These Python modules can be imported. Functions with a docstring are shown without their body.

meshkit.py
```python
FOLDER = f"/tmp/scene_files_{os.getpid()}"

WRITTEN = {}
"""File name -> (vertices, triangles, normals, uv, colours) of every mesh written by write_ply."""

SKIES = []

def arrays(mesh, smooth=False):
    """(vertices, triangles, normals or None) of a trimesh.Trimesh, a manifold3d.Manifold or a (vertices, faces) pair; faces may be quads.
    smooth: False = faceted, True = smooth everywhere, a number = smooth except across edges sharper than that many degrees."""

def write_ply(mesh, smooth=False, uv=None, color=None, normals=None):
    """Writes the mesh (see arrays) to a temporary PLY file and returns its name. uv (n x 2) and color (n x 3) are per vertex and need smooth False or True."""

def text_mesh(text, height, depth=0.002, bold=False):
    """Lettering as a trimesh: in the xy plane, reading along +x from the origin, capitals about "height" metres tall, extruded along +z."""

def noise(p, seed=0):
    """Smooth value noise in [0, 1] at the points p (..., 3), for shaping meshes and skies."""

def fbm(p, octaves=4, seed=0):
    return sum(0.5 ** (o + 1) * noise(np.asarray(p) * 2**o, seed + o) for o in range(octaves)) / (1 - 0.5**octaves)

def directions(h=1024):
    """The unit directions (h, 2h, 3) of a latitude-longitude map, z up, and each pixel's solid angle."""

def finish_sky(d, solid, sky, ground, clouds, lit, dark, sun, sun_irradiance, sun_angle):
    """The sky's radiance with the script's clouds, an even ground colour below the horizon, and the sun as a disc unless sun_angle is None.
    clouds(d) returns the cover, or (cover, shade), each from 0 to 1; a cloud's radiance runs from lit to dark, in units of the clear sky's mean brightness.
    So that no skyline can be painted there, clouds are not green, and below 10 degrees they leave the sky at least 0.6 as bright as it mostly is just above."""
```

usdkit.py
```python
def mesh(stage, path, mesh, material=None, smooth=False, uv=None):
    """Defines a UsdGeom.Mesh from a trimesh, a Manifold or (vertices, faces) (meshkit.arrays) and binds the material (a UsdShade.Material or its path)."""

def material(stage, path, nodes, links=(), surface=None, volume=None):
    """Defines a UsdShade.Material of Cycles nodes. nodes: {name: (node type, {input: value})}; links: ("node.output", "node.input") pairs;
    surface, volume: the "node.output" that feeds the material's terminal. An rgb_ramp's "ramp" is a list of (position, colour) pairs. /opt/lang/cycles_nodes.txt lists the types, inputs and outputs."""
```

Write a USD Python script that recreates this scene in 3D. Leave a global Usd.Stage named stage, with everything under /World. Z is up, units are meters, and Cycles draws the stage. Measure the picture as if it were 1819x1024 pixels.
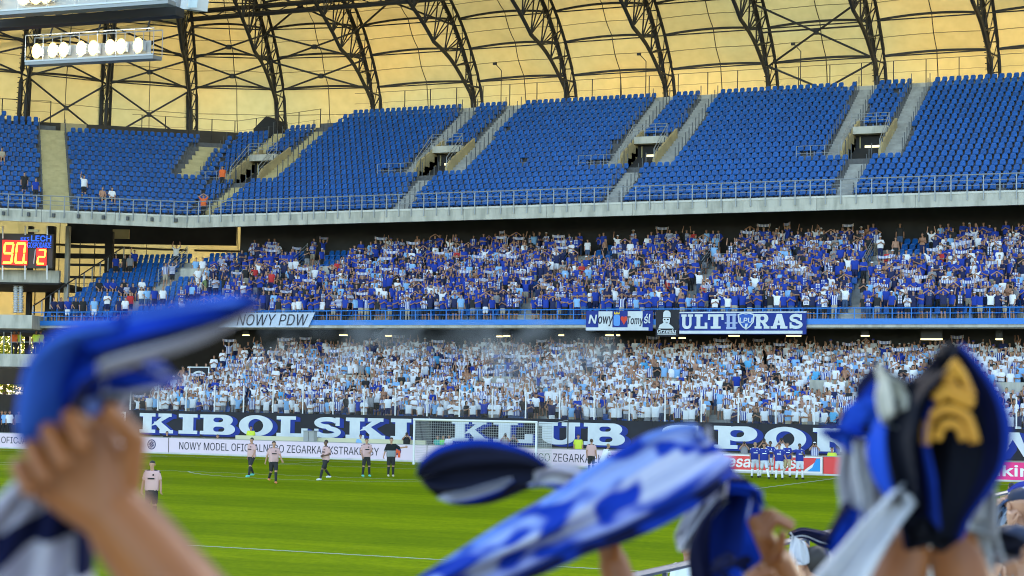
import math, random, numpy as np, trimesh, usdkit, meshkit
import manifold3d as m3
from manifold3d import Manifold
from shapely.geometry import Polygon, box as sbox, Point, LineString
from shapely.ops import unary_union
from shapely import affinity
from pxr import Usd, UsdGeom, UsdLux, UsdShade, Gf, Sdf, Vt

rng = np.random.default_rng(7)
stage = Usd.Stage.CreateInMemory()
UsdGeom.SetStageUpAxis(stage, UsdGeom.Tokens.z)
UsdGeom.Xform.Define(stage, '/World')
UsdGeom.Scope.Define(stage, '/World/Looks')

# ------------------------------------------------------------------ camera
CAM = np.array([45.13, -92.67, 3.96])
FPX, YAW, PITCH, ROLL = 3331.0, 0.43432, 0.05680, 0.01573
EXPOSURE = 1.98
FWD = np.array([-math.sin(YAW) * math.cos(PITCH), math.cos(YAW) * math.cos(PITCH), math.sin(PITCH)])
_R = np.array([math.cos(YAW), math.sin(YAW), 0.0]); _U = np.cross(_R, FWD)
RGT = _R * math.cos(ROLL) + _U * math.sin(ROLL)
UPV = _U * math.cos(ROLL) - _R * math.sin(ROLL)
cam = UsdGeom.Camera.Define(stage, '/World/camera')
cam.CreateHorizontalApertureAttr(36.0)
cam.CreateVerticalApertureAttr(36.0 * 576 / 1024)
cam.CreateFocalLengthAttr(36.0 * FPX / 1819)
cam.CreateFStopAttr(4.8)
cam.CreateFocusDistanceAttr(125.0)
cam.CreateClippingRangeAttr(Gf.Vec2f(0.05, 5000))
cam.CreateExposureAttr(EXPOSURE)
mtx = np.eye(4); mtx[0, :3], mtx[1, :3], mtx[2, :3], mtx[3, :3] = RGT, UPV, -FWD, CAM
cam.AddTransformOp().Set(Gf.Matrix4d(*mtx.ravel()))

# ------------------------------------------------------------------ sky and sun
SUN_EL, SUN_DIR_XY = math.radians(17.5), np.array([-0.30, 1.0])
SUN_DIR_XY = SUN_DIR_XY / np.linalg.norm(SUN_DIR_XY)
SUN = np.array([*(SUN_DIR_XY * math.cos(SUN_EL)), math.sin(SUN_EL)])
SKY_STRENGTH, SUN_INT = 0.15, 1.1
sky_mat = usdkit.material(stage, '/World/Looks/sky_look', {
    's': ('sky_texture', {'sky_type': 'single_scattering', 'sun_disc': False, 'sun_elevation': SUN_EL,
                          'sun_rotation': math.atan2(SUN[0], SUN[1]), 'aerosol_density': 1.5}),
    'b': ('background_shader', {'strength': SKY_STRENGTH})}, [('s.color', 'b.color')], surface='b.background')
dome = UsdLux.DomeLight.Define(stage, '/World/sky')
UsdShade.MaterialBindingAPI.Apply(dome.GetPrim()).Bind(sky_mat)
sun = UsdLux.DistantLight.Define(stage, '/World/sun')
sun.CreateNormalizeAttr(True) if hasattr(sun, 'CreateNormalizeAttr') else None
sun.CreateIntensityAttr(SUN_INT); sun.CreateAngleAttr(0.53); sun.CreateColorAttr(Gf.Vec3f(1.0, 0.86, 0.66))
zc = SUN; xc = np.cross([0, 0, 1.0], zc); xc /= np.linalg.norm(xc); yc = np.cross(zc, xc)
sm = np.eye(4); sm[0, :3], sm[1, :3], sm[2, :3] = xc, yc, zc
sun.AddTransformOp().Set(Gf.Matrix4d(*sm.ravel()))

# ------------------------------------------------------------------ scene helpers
_used = {}
def uniq(parent, name):
    key = f'{parent}/{name}'; n = _used.get(key, 0); _used[key] = n + 1
    return key if n == 0 else f'{key}_{n:03d}'
def tag(prim, label=None, cat=None, group=None, kind=None):
    for k, v in (('label', label), ('category', cat), ('group', group), ('kind', kind)):
        if v: prim.SetCustomDataByKey(k, v)
def thing(name, label, cat, group=None, loc=None, rz=0.0, kind=None):
    path = uniq('/World', name); x = UsdGeom.Xform.Define(stage, path)
    if loc is not None:
        x.AddTranslateOp().Set(Gf.Vec3d(*map(float, loc)))
        if rz: x.AddRotateZOp().Set(math.degrees(rz))
    tag(x.GetPrim(), label, cat, group, kind)
    return path
def part(parent, name, mesh, mat, smooth=False, uv=None, label=None, kind=None):
    path = uniq(parent, name)
    m = usdkit.mesh(stage, path, mesh, mat, smooth, uv)
    m.CreateDoubleSidedAttr(True)
    tag(m.GetPrim(), label, None, None, kind)
    return path
def single(name, mesh, mat, label, cat, group=None, kind=None, smooth=False, uv=None):
    path = uniq('/World', name)
    m = usdkit.mesh(stage, path, mesh, mat, smooth, uv); m.CreateDoubleSidedAttr(True)
    tag(m.GetPrim(), label, cat, group, kind)
    return path
def struct(name, mesh, mat, label=None, kind='structure', smooth=False):
    path = uniq('/World', name)
    m = usdkit.mesh(stage, path, mesh, mat, smooth); m.CreateDoubleSidedAttr(True)
    tag(m.GetPrim(), label, None, None, kind)
    return path

class MB:
    """collects shapes into one mesh"""
    def __init__(self): self.v, self.f, self.n = [], [], 0
    def add(self, v, f):
        v = np.asarray(v, float); f = np.asarray(f, int)
        if f.shape[1] == 4: f = np.vstack([f[:, [0, 1, 2]], f[:, [0, 2, 3]]])
        self.v.append(v); self.f.append(f + self.n); self.n += len(v); return self
    def tm(self, t): return self.add(t.vertices, t.faces)
    def box(self, lo, hi):
        x0, y0, z0 = lo; x1, y1, z1 = hi
        v = [(x0, y0, z0), (x1, y0, z0), (x1, y1, z0), (x0, y1, z0), (x0, y0, z1), (x1, y0, z1), (x1, y1, z1), (x0, y1, z1)]
        return self.add(v, [(0, 3, 2, 1), (4, 5, 6, 7), (0, 1, 5, 4), (1, 2, 6, 5), (2, 3, 7, 6), (3, 0, 4, 7)])
    def obox(self, c, ax, ay, az):
        """box at centre c with half-axis vectors"""
        c, ax, ay, az = map(lambda a: np.asarray(a, float), (c, ax, ay, az))
        v = [c + i * ax + j * ay + k * az for k in (-1, 1) for i, j in ((-1, -1), (1, -1), (1, 1), (-1, 1))]
        return self.add(v, [(0, 3, 2, 1), (4, 5, 6, 7), (0, 1, 5, 4), (1, 2, 6, 5), (2, 3, 7, 6), (3, 0, 4, 7)])
    def tube(self, pts, r, n=6):
        p = np.asarray(pts, float); t = np.gradient(p, axis=0); t /= np.linalg.norm(t, axis=1, keepdims=True) + 1e-12
        ref = np.where(np.abs(t[:, 2:]) < 0.9, [0, 0, 1.0], [1.0, 0, 0])
        a = np.cross(t, ref); a /= np.linalg.norm(a, axis=1, keepdims=True) + 1e-12; b = np.cross(t, a)
        th = np.arange(n) * 2 * np.pi / n
        r = np.broadcast_to(r, (len(p),))
        v = p[:, None] + r[:, None, None] * (np.cos(th)[None, :, None] * a[:, None] + np.sin(th)[None, :, None] * b[:, None])
        i, j = np.meshgrid(np.arange(len(p) - 1), np.arange(n), indexing='ij')
        q = np.stack([i * n + j, i * n + (j + 1) % n, (i + 1) * n + (j + 1) % n, (i + 1) * n + j], -1).reshape(-1, 4)
        f = np.vstack([q[:, [0, 1, 2]], q[:, [0, 2, 3]]])
        k = (len(p) - 1) * n
        caps = [(0, j + 1, j) for j in range(1, n - 1)] + [(k, k + j, k + j + 1) for j in range(1, n - 1)]
        return self.add(v.reshape(-1, 3), np.vstack([f, caps]))
    def grid(self, P):
        """P: (a, b, 3) grid of points as a sheet"""
        a, b = P.shape[:2]; i, j = np.meshgrid(np.arange(a - 1), np.arange(b - 1), indexing='ij')
        return self.add(P.reshape(-1, 3), np.stack([i * b + j, (i + 1) * b + j, (i + 1) * b + j + 1, i * b + j + 1], -1).reshape(-1, 4))
    def prism(self, poly, origin, ex, ey, ez, depth):
        """2-D polygon (in ex, ey from origin) extruded along ez"""
        t = trimesh.creation.extrude_polygon(poly, depth, engine='earcut')
        v = t.vertices; ex, ey, ez = map(np.asarray, (ex, ey, ez))
        return self.add(np.asarray(origin) + v[:, :1] * ex + v[:, 1:2] * ey + v[:, 2:] * ez, t.faces)
    def get(self): return np.vstack(self.v), np.vstack(self.f)

def pix(x, y, D):
    """world point seen at photograph pixel (x, y) at distance D along the optical axis (used to survey positions)"""
    return CAM + (FWD + RGT * (x - 909.5) / FPX - UPV * (y - 512) / FPX) * D
def pixY(x, y, Y):
    d = FWD + RGT * (x - 909.5) / FPX - UPV * (y - 512) / FPX
    return CAM + d * (Y - CAM[1]) / d[1]
def pixG(x, y, z=0.0):
    d = FWD + RGT * (x - 909.5) / FPX - UPV * (y - 512) / FPX
    return CAM + d * (z - CAM[2]) / d[2]
def proj(P):
    q = np.atleast_2d(P) - CAM; z = q @ FWD
    return np.stack([909.5 + FPX * (q @ RGT) / z, 512 - FPX * (q @ UPV) / z], 1)

# ------------------------------------------------------------------ materials
_mats = {}
def M(name, col, rough=0.6, col2=None, scale=3.0, metal=0.0, spec=0.5, bump=0.0, bscale=30.0, detail=4.0, lo=0.35, hi=0.65, dist=0.0, coord=None):
    if name in _mats: return _mats[name]
    nodes = {'p': ('principled_bsdf', {'base_color': col, 'roughness': rough, 'metallic': metal, 'specular_ior_level': spec}),
             'g': ('geometry', {})}
    links = []
    if col2 is not None:
        nodes['n'] = ('noise_texture', {'scale': scale, 'detail': detail, 'roughness': 0.6, 'distortion': dist})
        nodes['r'] = ('rgb_ramp', {'ramp': [(0, col2), (lo, col2), (hi, col), (1, col)]})
        if coord:
            nodes['m'] = ('mapping', {'scale': coord}); links += [('g.position', 'm.vector'), ('m.vector', 'n.vector')]
        else: links += [('g.position', 'n.vector')]
        links += [('n.fac', 'r.fac'), ('r.color', 'p.base_color')]
    if bump:
        nodes['bn'] = ('noise_texture', {'scale': bscale, 'detail': 3.0})
        nodes['b'] = ('bump', {'strength': bump, 'distance': 0.02})
        links += [('g.position', 'bn.vector'), ('bn.fac', 'b.height'), ('b.normal', 'p.normal')]
    _mats[name] = usdkit.material(stage, f'/World/Looks/{name}', nodes, links, surface='p.BSDF')
    return _mats[name]
def M_emit(name, col, strength):
    if name not in _mats:
        _mats[name] = usdkit.material(stage, f'/World/Looks/{name}', {'p': ('principled_bsdf', {'base_color': col, 'emission_color': col, 'emission_strength': strength})}, [], surface='p.BSDF')
    return _mats[name]
def M_rand(name, stops, rough=0.8):
    """colour varies from object to object"""
    if name not in _mats:
        _mats[name] = usdkit.material(stage, f'/World/Looks/{name}', {'o': ('object_info', {}), 'r': ('rgb_ramp', {'ramp': stops}), 'p': ('principled_bsdf', {'roughness': rough})},
                                      [('o.random', 'r.fac'), ('r.color', 'p.base_color')], surface='p.BSDF')
    return _mats[name]
def M_stripe(name, a, b, period, axis='x', duty=0.5, rough=0.85, phase=0.0, noise=0.0):
    """woven stripes across the cloth's own u (x) or v (y)"""
    if name not in _mats:
        nodes = {'uv': ('uvmap', {'attribute': 'st'}), 's': ('separate_xyz', {}), 'k': ('math', {'math_type': 'multiply_add', 'value2': 1.0 / period, 'value3': phase}),
                 'f': ('math', {'math_type': 'fraction'}), 'g': ('math', {'math_type': 'greater_than', 'value2': duty}),
                 'm': ('mix', {'color1': a, 'color2': b}), 'p': ('principled_bsdf', {'roughness': rough, 'specular_ior_level': 0.2})}
        links = [('uv.UV', 's.vector'), (f's.{axis}', 'k.value1'), ('k.value', 'f.value1'), ('f.value', 'g.value1'), ('g.value', 'm.fac'), ('m.color', 'p.base_color')]
        _mats[name] = usdkit.material(stage, f'/World/Looks/{name}', nodes, links, surface='p.BSDF')
    return _mats[name]

concrete = M('concrete', (0.52, 0.50, 0.42), 0.85, (0.36, 0.35, 0.29), 1.6, bump=0.15, detail=8, coord=(1, 1, .22), lo=.38, hi=.58)
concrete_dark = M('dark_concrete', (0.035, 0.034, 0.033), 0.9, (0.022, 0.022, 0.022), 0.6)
concrete_step = M('step_concrete', (0.38, 0.38, 0.35), 0.9, (0.28, 0.28, 0.26), 2.0)
concrete_row = M('row_concrete', (0.13, 0.13, 0.13), 0.9, (0.09, 0.09, 0.09), 2.0)
cream = M('cream_concrete', (0.52, 0.44, 0.22), 0.85, (0.42, 0.35, 0.17), 1.5)
steel_black = M('black_steel', (0.018, 0.017, 0.016), 0.55, metal=0.0)
steel_grey = M('galvanised_steel', (0.30, 0.32, 0.33), 0.45, metal=0.5)
steel_white = M('white_steel', (0.75, 0.75, 0.73), 0.4)
blue_paint = M('blue_paint', (0.03, 0.20, 0.62), 0.45)
seat_blue = M('blue_plastic', (0.002, 0.090, 0.36), 0.28, (0.002, 0.055, 0.21), 1.6, spec=0.7, lo=.3, hi=.7, detail=1)
seat_dark = M('worn_blue_plastic', (0.008, 0.05, 0.24), 0.5)
black = M('black_cloth', (0.012, 0.012, 0.014), 0.8)
white_paint = M('white_paint', (0.78, 0.78, 0.76), 0.5)

# ------------------------------------------------------------------ ground and pitch
gm = M('earth', (0.16, 0.155, 0.14), 0.95, (0.12, 0.115, 0.10), 0.3)
struct('ground', MB().grid(np.array([[(-2500, -2500, -0.06), (-2500, 2500, -0.06)], [(2500, -2500, -0.06), (2500, 2500, -0.06)]], float)).get(), gm)
grass = usdkit.material(stage, '/World/Looks/mown_grass', {
    'g': ('geometry', {}), 's': ('separate_xyz', {}),
    'w': ('math', {'math_type': 'multiply', 'value2': 2 * math.pi / 11.0}), 'sn': ('math', {'math_type': 'sine'}),
    'mr': ('map_range', {'from_min': -0.25, 'from_max': 0.25, 'clamp': True}),
    'c': ('mix', {'color1': (0.215, 0.285, 0.001), 'color2': (0.275, 0.345, 0.001)}),
    'm1': ('mapping', {'scale': (0.35, 1.6, 1.0)}), 'n1': ('noise_texture', {'scale': 1.0, 'detail': 8.0, 'roughness': 0.7}),
    'r1': ('rgb_ramp', {'ramp': [(0, (0.55, 0.58, 0.6)), (0.36, (0.74, 0.80, 0.75)), (0.62, (1.08, 1.03, 1.0)), (1, (1.4, 1.22, 1.1))]}),
    'n2': ('noise_texture', {'scale': 5.0, 'detail': 9.0, 'roughness': .72}),
    'r2': ('rgb_ramp', {'ramp': [(0, (0.45, 0.5, 0.5)), (0.35, (0.75, 0.8, 0.8)), (0.55, (1.02, 1.01, 1)), (1, (1.5, 1.4, 1.2))]}),
    'x1': ('mix', {'mix_type': 'multiply', 'fac': 1.0}), 'x2': ('mix', {'mix_type': 'multiply', 'fac': 1.0}),
    'b': ('bump', {'strength': 0.6, 'distance': 0.03}), 'p': ('principled_bsdf', {'roughness': 0.9, 'specular_ior_level': 0.02})},
    [('g.position', 's.vector'), ('s.y', 'w.value1'), ('w.value', 'sn.value1'), ('sn.value', 'mr.value'), ('mr.result', 'c.fac'),
     ('g.position', 'm1.vector'), ('m1.vector', 'n1.vector'), ('n1.fac', 'r1.fac'), ('g.position', 'n2.vector'), ('n2.fac', 'r2.fac'),
     ('c.color', 'x1.color1'), ('r1.color', 'x1.color2'), ('x1.color', 'x2.color1'), ('r2.color', 'x2.color2'), ('x2.color', 'p.base_color'),
     ('n2.fac', 'b.height'), ('b.normal', 'p.normal')], surface='p.BSDF')
gx, gy = np.linspace(-37, 37, 20), np.linspace(-109, 3.1, 30)
struct('pitch', MB().grid(np.array([[(x, y, 0.0) for y in gy] for x in gx])).get(), grass)
track = M('perimeter_paving', (0.33, 0.33, 0.31), 0.9, (0.25, 0.25, 0.24), 0.8)
struct('perimeter_path', MB().box((-60, 3.1, -0.05), (60, 6.4, 0.012)).box((37, -130, -0.05), (39, 3.1, 0.012)).get(), track)
line_white = M('line_paint', (0.62, 0.66, 0.50), 0.9, (0.42, 0.50, 0.28), 8.0)
lw = 0.06
mk = MB()
def ln(x0, y0, x1, y1):
    d = np.array([x1 - x0, y1 - y0], float); d /= np.linalg.norm(d); n = np.array([-d[1], d[0]]) * lw
    mk.add([(x0 - n[0], y0 - n[1], 0.005), (x1 - n[0], y1 - n[1], 0.005), (x1 + n[0], y1 + n[1], 0.005), (x0 + n[0], y0 + n[1], 0.005)], [(0, 1, 2, 3)])
def arc(cx, cy, r, a0, a1):
    a = np.radians(np.linspace(a0, a1, 48))
    P = np.array([[(cx + (r - lw) * np.cos(t), cy + (r - lw) * np.sin(t), 0.005), (cx + (r + lw) * np.cos(t), cy + (r + lw) * np.sin(t), 0.005)] for t in a]); mk.grid(P)
ln(-34, 0, 34, 0); ln(34, -.06, 34, -105); ln(-34, -.06, -34, -105); ln(-33.94, -105, 33.94, -105); ln(-33.94, -52.5, 33.94, -52.5)
ln(-20.16, -16.5, 20.16, -16.5); ln(20.16, -.06, 20.16, -16.44); ln(-20.16, -.06, -20.16, -16.44)
ln(-9.16, -5.5, 9.16, -5.5); ln(9.16, -.06, 9.16, -5.44); ln(-9.16, -.06, -9.16, -5.44)
arc(0, -11, 9.15, 217.0, 323.0); arc(0, -52.5, 9.15, 0.5, 179.5); arc(0, -52.5, 9.15, 180.5, 359.5)
struct('pitch_marking', mk.get(), line_white)

# ------------------------------------------------------------------ upper tier
YF, NR, RD, RZ, Z0 = 22.0, 22, 0.80, 0.46, 16.6
TN = math.tan(math.radians(20.5)); A41 = math.radians(41)
DB = np.array([-math.cos(A41), -math.sin(A41)]); NB = np.array([-math.sin(A41), math.cos(A41)])
XC, XR_END, TB_END = -34.5, 44.0, 26.0
def cut(u): return XC - u * TN
def PB(t, u): return np.array([XC, YF]) + t * DB + u * NB
def rowsA_min(k):
    return -31.3 if k > 20 else -33.2 if k > 18 else -36.3 if k > 17 else cut(0.6 + RD * k)
def rowsB_min(k):
    return None if k > 19 else 12.5 if k > 18 else 9.0 if k > 16 else -(0.6 + RD * k) * TN
AISLES = [30.5, 14.5, -1.3, -17.4, -33.5]
def aisle_c(c, u): return c - 0.045 * u
BAISLE = 9.3       # aisle on the corner block, 1.9 m wide
upper = thing('upper_tier', 'empty upper tier of blue seats under the pale yellow roof', 'grandstand')
for k in range(NR):
    u0, u1, z = 0.6 + RD * k, 0.6 + RD * (k + 1), Z0 + RZ * k
    xa0 = rowsA_min(k); xa1 = xa0 if k > 17 else cut(u1)
    pg = Polygon([(xa0, YF + u0), (XR_END, YF + u0), (XR_END, YF + u1), (xa1, YF + u1)])
    if 8 <= k <= 12: pg = pg.difference(unary_union([sbox(aisle_c(c, 8.5) - 1.19, YF, aisle_c(c, 8.5) + 1.19, 60) for c in AISLES]))
    for q in getattr(pg, 'geoms', [pg]):
        part(upper, 'row_step', MB().prism(q, (0, 0, z - 0.66), (1, 0, 0), (0, 1, 0), (0, 0, 1), 0.66).get(), concrete_row)
    if rowsB_min(k) is not None:
        t0, t1 = rowsB_min(k), (rowsB_min(k) if k > 16 else -u1 * TN)
        pl = Polygon([PB(t0, u0), PB(TB_END, u0), PB(TB_END, u1), PB(t1, u1)])
        part(upper, 'row_step', MB().prism(pl, (0, 0, z - 0.66), (1, 0, 0), (0, 1, 0), (0, 0, 1), 0.66).get(), concrete_row)
# soffit under the rows (dark underside) and back wall
sof = MB()
sof.grid(np.array([[(cut(0), YF + .3, 15.86), (cut(18), YF + 18.2, 25.6)], [(XR_END, YF + .3, 15.86), (XR_END, YF + 18.2, 25.6)]]))
sof.grid(np.array([[(*PB(0, .3), 15.86), (*PB(-18 * TN, 18.2), 25.6)], [(*PB(TB_END, .3), 15.86), (*PB(TB_END, 18.2), 25.6)]]))
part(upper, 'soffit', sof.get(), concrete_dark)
# front parapet in panels
edge = lambda a, b, z0, z1, th0, th1: MB().prism(Polygon([a + th0[0], b + th0[1], b + th1[1], a + th1[0]]), (0, 0, z0), (1, 0, 0), (0, 1, 0), (0, 0, 1), z1 - z0)
par_cap = M('pale_concrete', (0.64, 0.63, 0.55), 0.8, (0.52, 0.51, 0.45), 1.2)
xs = list(np.arange(XR_END, XC, -6.2)) + [XC]
for a, b in zip(xs[:-1], xs[1:]):
    part(upper, 'parapet_panel', MB().box((b + 0.015, YF, 15.84), (a - 0.015, YF + 0.30, 16.60)).get(), concrete)
    part(upper, 'parapet_cap', MB().box((b + 0.005, YF - 0.03, 16.602), (a - 0.005, YF + 0.34, 16.74)).get(), par_cap)
ts = list(np.arange(0, TB_END, 5.2)) + [TB_END]
for a, b in zip(ts[:-1], ts[1:]):
    q = lambda t, u: PB(t, u)
    for nm, z0, z1, ua, ub, mt in (('parapet_panel', 15.84, 16.60, 0.0, 0.30, concrete), ('parapet_cap', 16.602, 16.74, -0.03, 0.34, par_cap)):
        g = 0.015
        part(upper, nm, MB().prism(Polygon([q(a + g, ua), q(b - g, ua), q(b - g, ub), q(a + g, ub)]), (0, 0, z0), (1, 0, 0), (0, 1, 0), (0, 0, 1), z1 - z0).get(), mt)

# one seat: rounded back shell, pan and foot (front is -y)
def seat_mesh():
    mb = MB()
    w, h = 0.178, 0.365
    pts = [(-w, 0), (-w * 1.02, h * .6), (-w * .9, h * .88), (-w * .6, h), (w * .6, h), (w * .9, h * .88), (w * 1.02, h * .6), (w, 0)]
    n = len(pts)
    def ring(off, dep, sc):
        return [(x * sc, off + 0.13 * (y / h) * 0.75 - 0.03 * (1 - (x / w) ** 2) * dep, 0.40 + y * (0.5 + 0.5 * sc)) for x, y in pts]
    r0 = ring(0.055, -1.0, 0.78); r1 = ring(0.08, 0.0, 1.0); r2 = ring(0.14, 0.0, 1.0)
    v = r0 + r1 + r2
    f = [(0, j, j + 1) for j in range(1, n - 1)]
    for a, b in ((0, n), (n, 2 * n)):
        for j in range(n):
            k = (j + 1) % n; f += [(a + j, b + j, b + k), (a + j, b + k, a + k)]
    f += [(2 * n, 2 * n + j + 1, 2 * n + j) for j in range(1, n - 1)]
    mb.add(v, f)
    p0 = [(-w, .12), (-w, -.22), (-w * .8, -.28), (w * .8, -.28), (w, -.22), (w, .12)]
    m = len(p0)
    v = [(x, y, 0.41 + (0.02 if y > 0 else 0)) for x, y in p0] + [(x * .92, y * .95, 0.35) for x, y in p0]
    f = [(0, j, j + 1) for j in range(1, m - 1)] + [(m, m + j + 1, m + j) for j in range(1, m - 1)]
    for j in range(m):
        k = (j + 1) % m; f += [(j, m + j, m + k), (j, m + k, k)]
    mb.add(v, f)
    mb.box((-.05, .0, 0.02), (.05, .12, 0.35))
    return mb.get()
SV, SF = seat_mesh()
def place_seats(P, ang):
    c, s = np.cos(ang), np.sin(ang); c, s = np.broadcast_to(c, len(P)), np.broadcast_to(s, len(P))
    x = SV[None, :, 0] * c[:, None] - SV[None, :, 1] * s[:, None]; y = SV[None, :, 0] * s[:, None] + SV[None, :, 1] * c[:, None]
    z = np.broadcast_to(SV[None, :, 2], x.shape)
    v = np.stack([x, y, z], -1) + P[:, None]
    f = SF[None] + (np.arange(len(P)) * len(SV))[:, None, None]
    return v.reshape(-1, 3), f.reshape(-1, 3)
def seat_parts(tier, P, ang, limit, vis):
    """the seats that show largest as parts, the rest joined as stuff"""
    P = np.asarray(P); ang = np.asarray(ang); d = np.linalg.norm(P - CAM, axis=1) + np.where(vis(P), 0, 1e4)
    o = np.argsort(d); near, rest = o[:limit], o[limit:]
    for i in near:
        part(tier, 'seat', place_seats(P[i:i + 1], ang[i:i + 1]), seat_blue)
    if len(rest):
        part(tier, 'seat_rows', place_seats(P[rest], ang[rest]), seat_blue, kind='stuff', label='rows of blue plastic seats farther away')
inframe = lambda P: (lambda q: (q[:, 0] > 0) & (q[:, 0] < 1819))(proj(P))
SP, SA = [], []
for k in range(NR):
    u, z = 0.6 + RD * k + 0.50, Z0 + RZ * k
    for x in np.arange(XR_END - .3, rowsA_min(k) - (0 if k > 17 else 0.2), -0.5):
        bad = False
        for c in AISLES:
            d = abs(x - aisle_c(c, u))
            if k < 7: bad |= d < 0.72
            elif k < 13: bad |= d < 2.65
            else: bad |= 1.15 < d < 2.65
            if k == 7 and 2.65 < d < 4.2 and x < aisle_c(c, u): bad = rng.random() < .5
        if not bad and rng.random() > 0.004: SP.append((x, YF + u, z)); SA.append(0.0)
    if rowsB_min(k) is not None:
        for t in np.arange(rowsB_min(k) + (0.5 if k > 16 else 0.2), TB_END - .3, 0.52):
            if abs(t - BAISLE + 0.0 * u) < 1.15: continue
            if 8 <= k and -1.6 - .35 * (k - 8) < t < .5 - .35 * (k - 8): continue
            q = PB(t, u); SP.append((*q, z)); SA.append(A41)
seat_parts(upper, SP, SA, 300, inframe)
# aisle stairs, handrails and vomitories
def half_steps(mb, k, x0, x1, frame=None):
    u, z = 0.6 + RD * k, Z0 + RZ * k
    if frame is None: mb.box((x0, YF + u - 0.38, z - RZ + 0.003), (x1, YF + u - 0.004, z - RZ / 2)); mb.box((x0, YF + u - .002, z - .2), (x1, YF + u + .42, z + .006))
    else:
        a, b, c, d = PB(x0, u - .38), PB(x1, u - .38), PB(x1, u - .004), PB(x0, u - .004)
        mb.prism(Polygon([a, b, c, d]), (0, 0, z - RZ + .003), (1, 0, 0), (0, 1, 0), (0, 0, 1), RZ / 2)
        a, b, c, d = PB(x0, u - .002), PB(x1, u - .002), PB(x1, u + .42), PB(x0, u + .42)
        mb.prism(Polygon([a, b, c, d]), (0, 0, z - .2), (1, 0, 0), (0, 1, 0), (0, 0, 1), .206)
    return mb
steel_dark = M('dark_steel', (0.07, 0.075, 0.08), 0.5)
vom_in = M('cream_render', (0.42, 0.34, 0.17), 0.8, (0.33, 0.26, 0.13), 1.0)
lit_panel = M_emit('lit_doorway', (1.0, 0.85, 0.45), 0.35)
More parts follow.
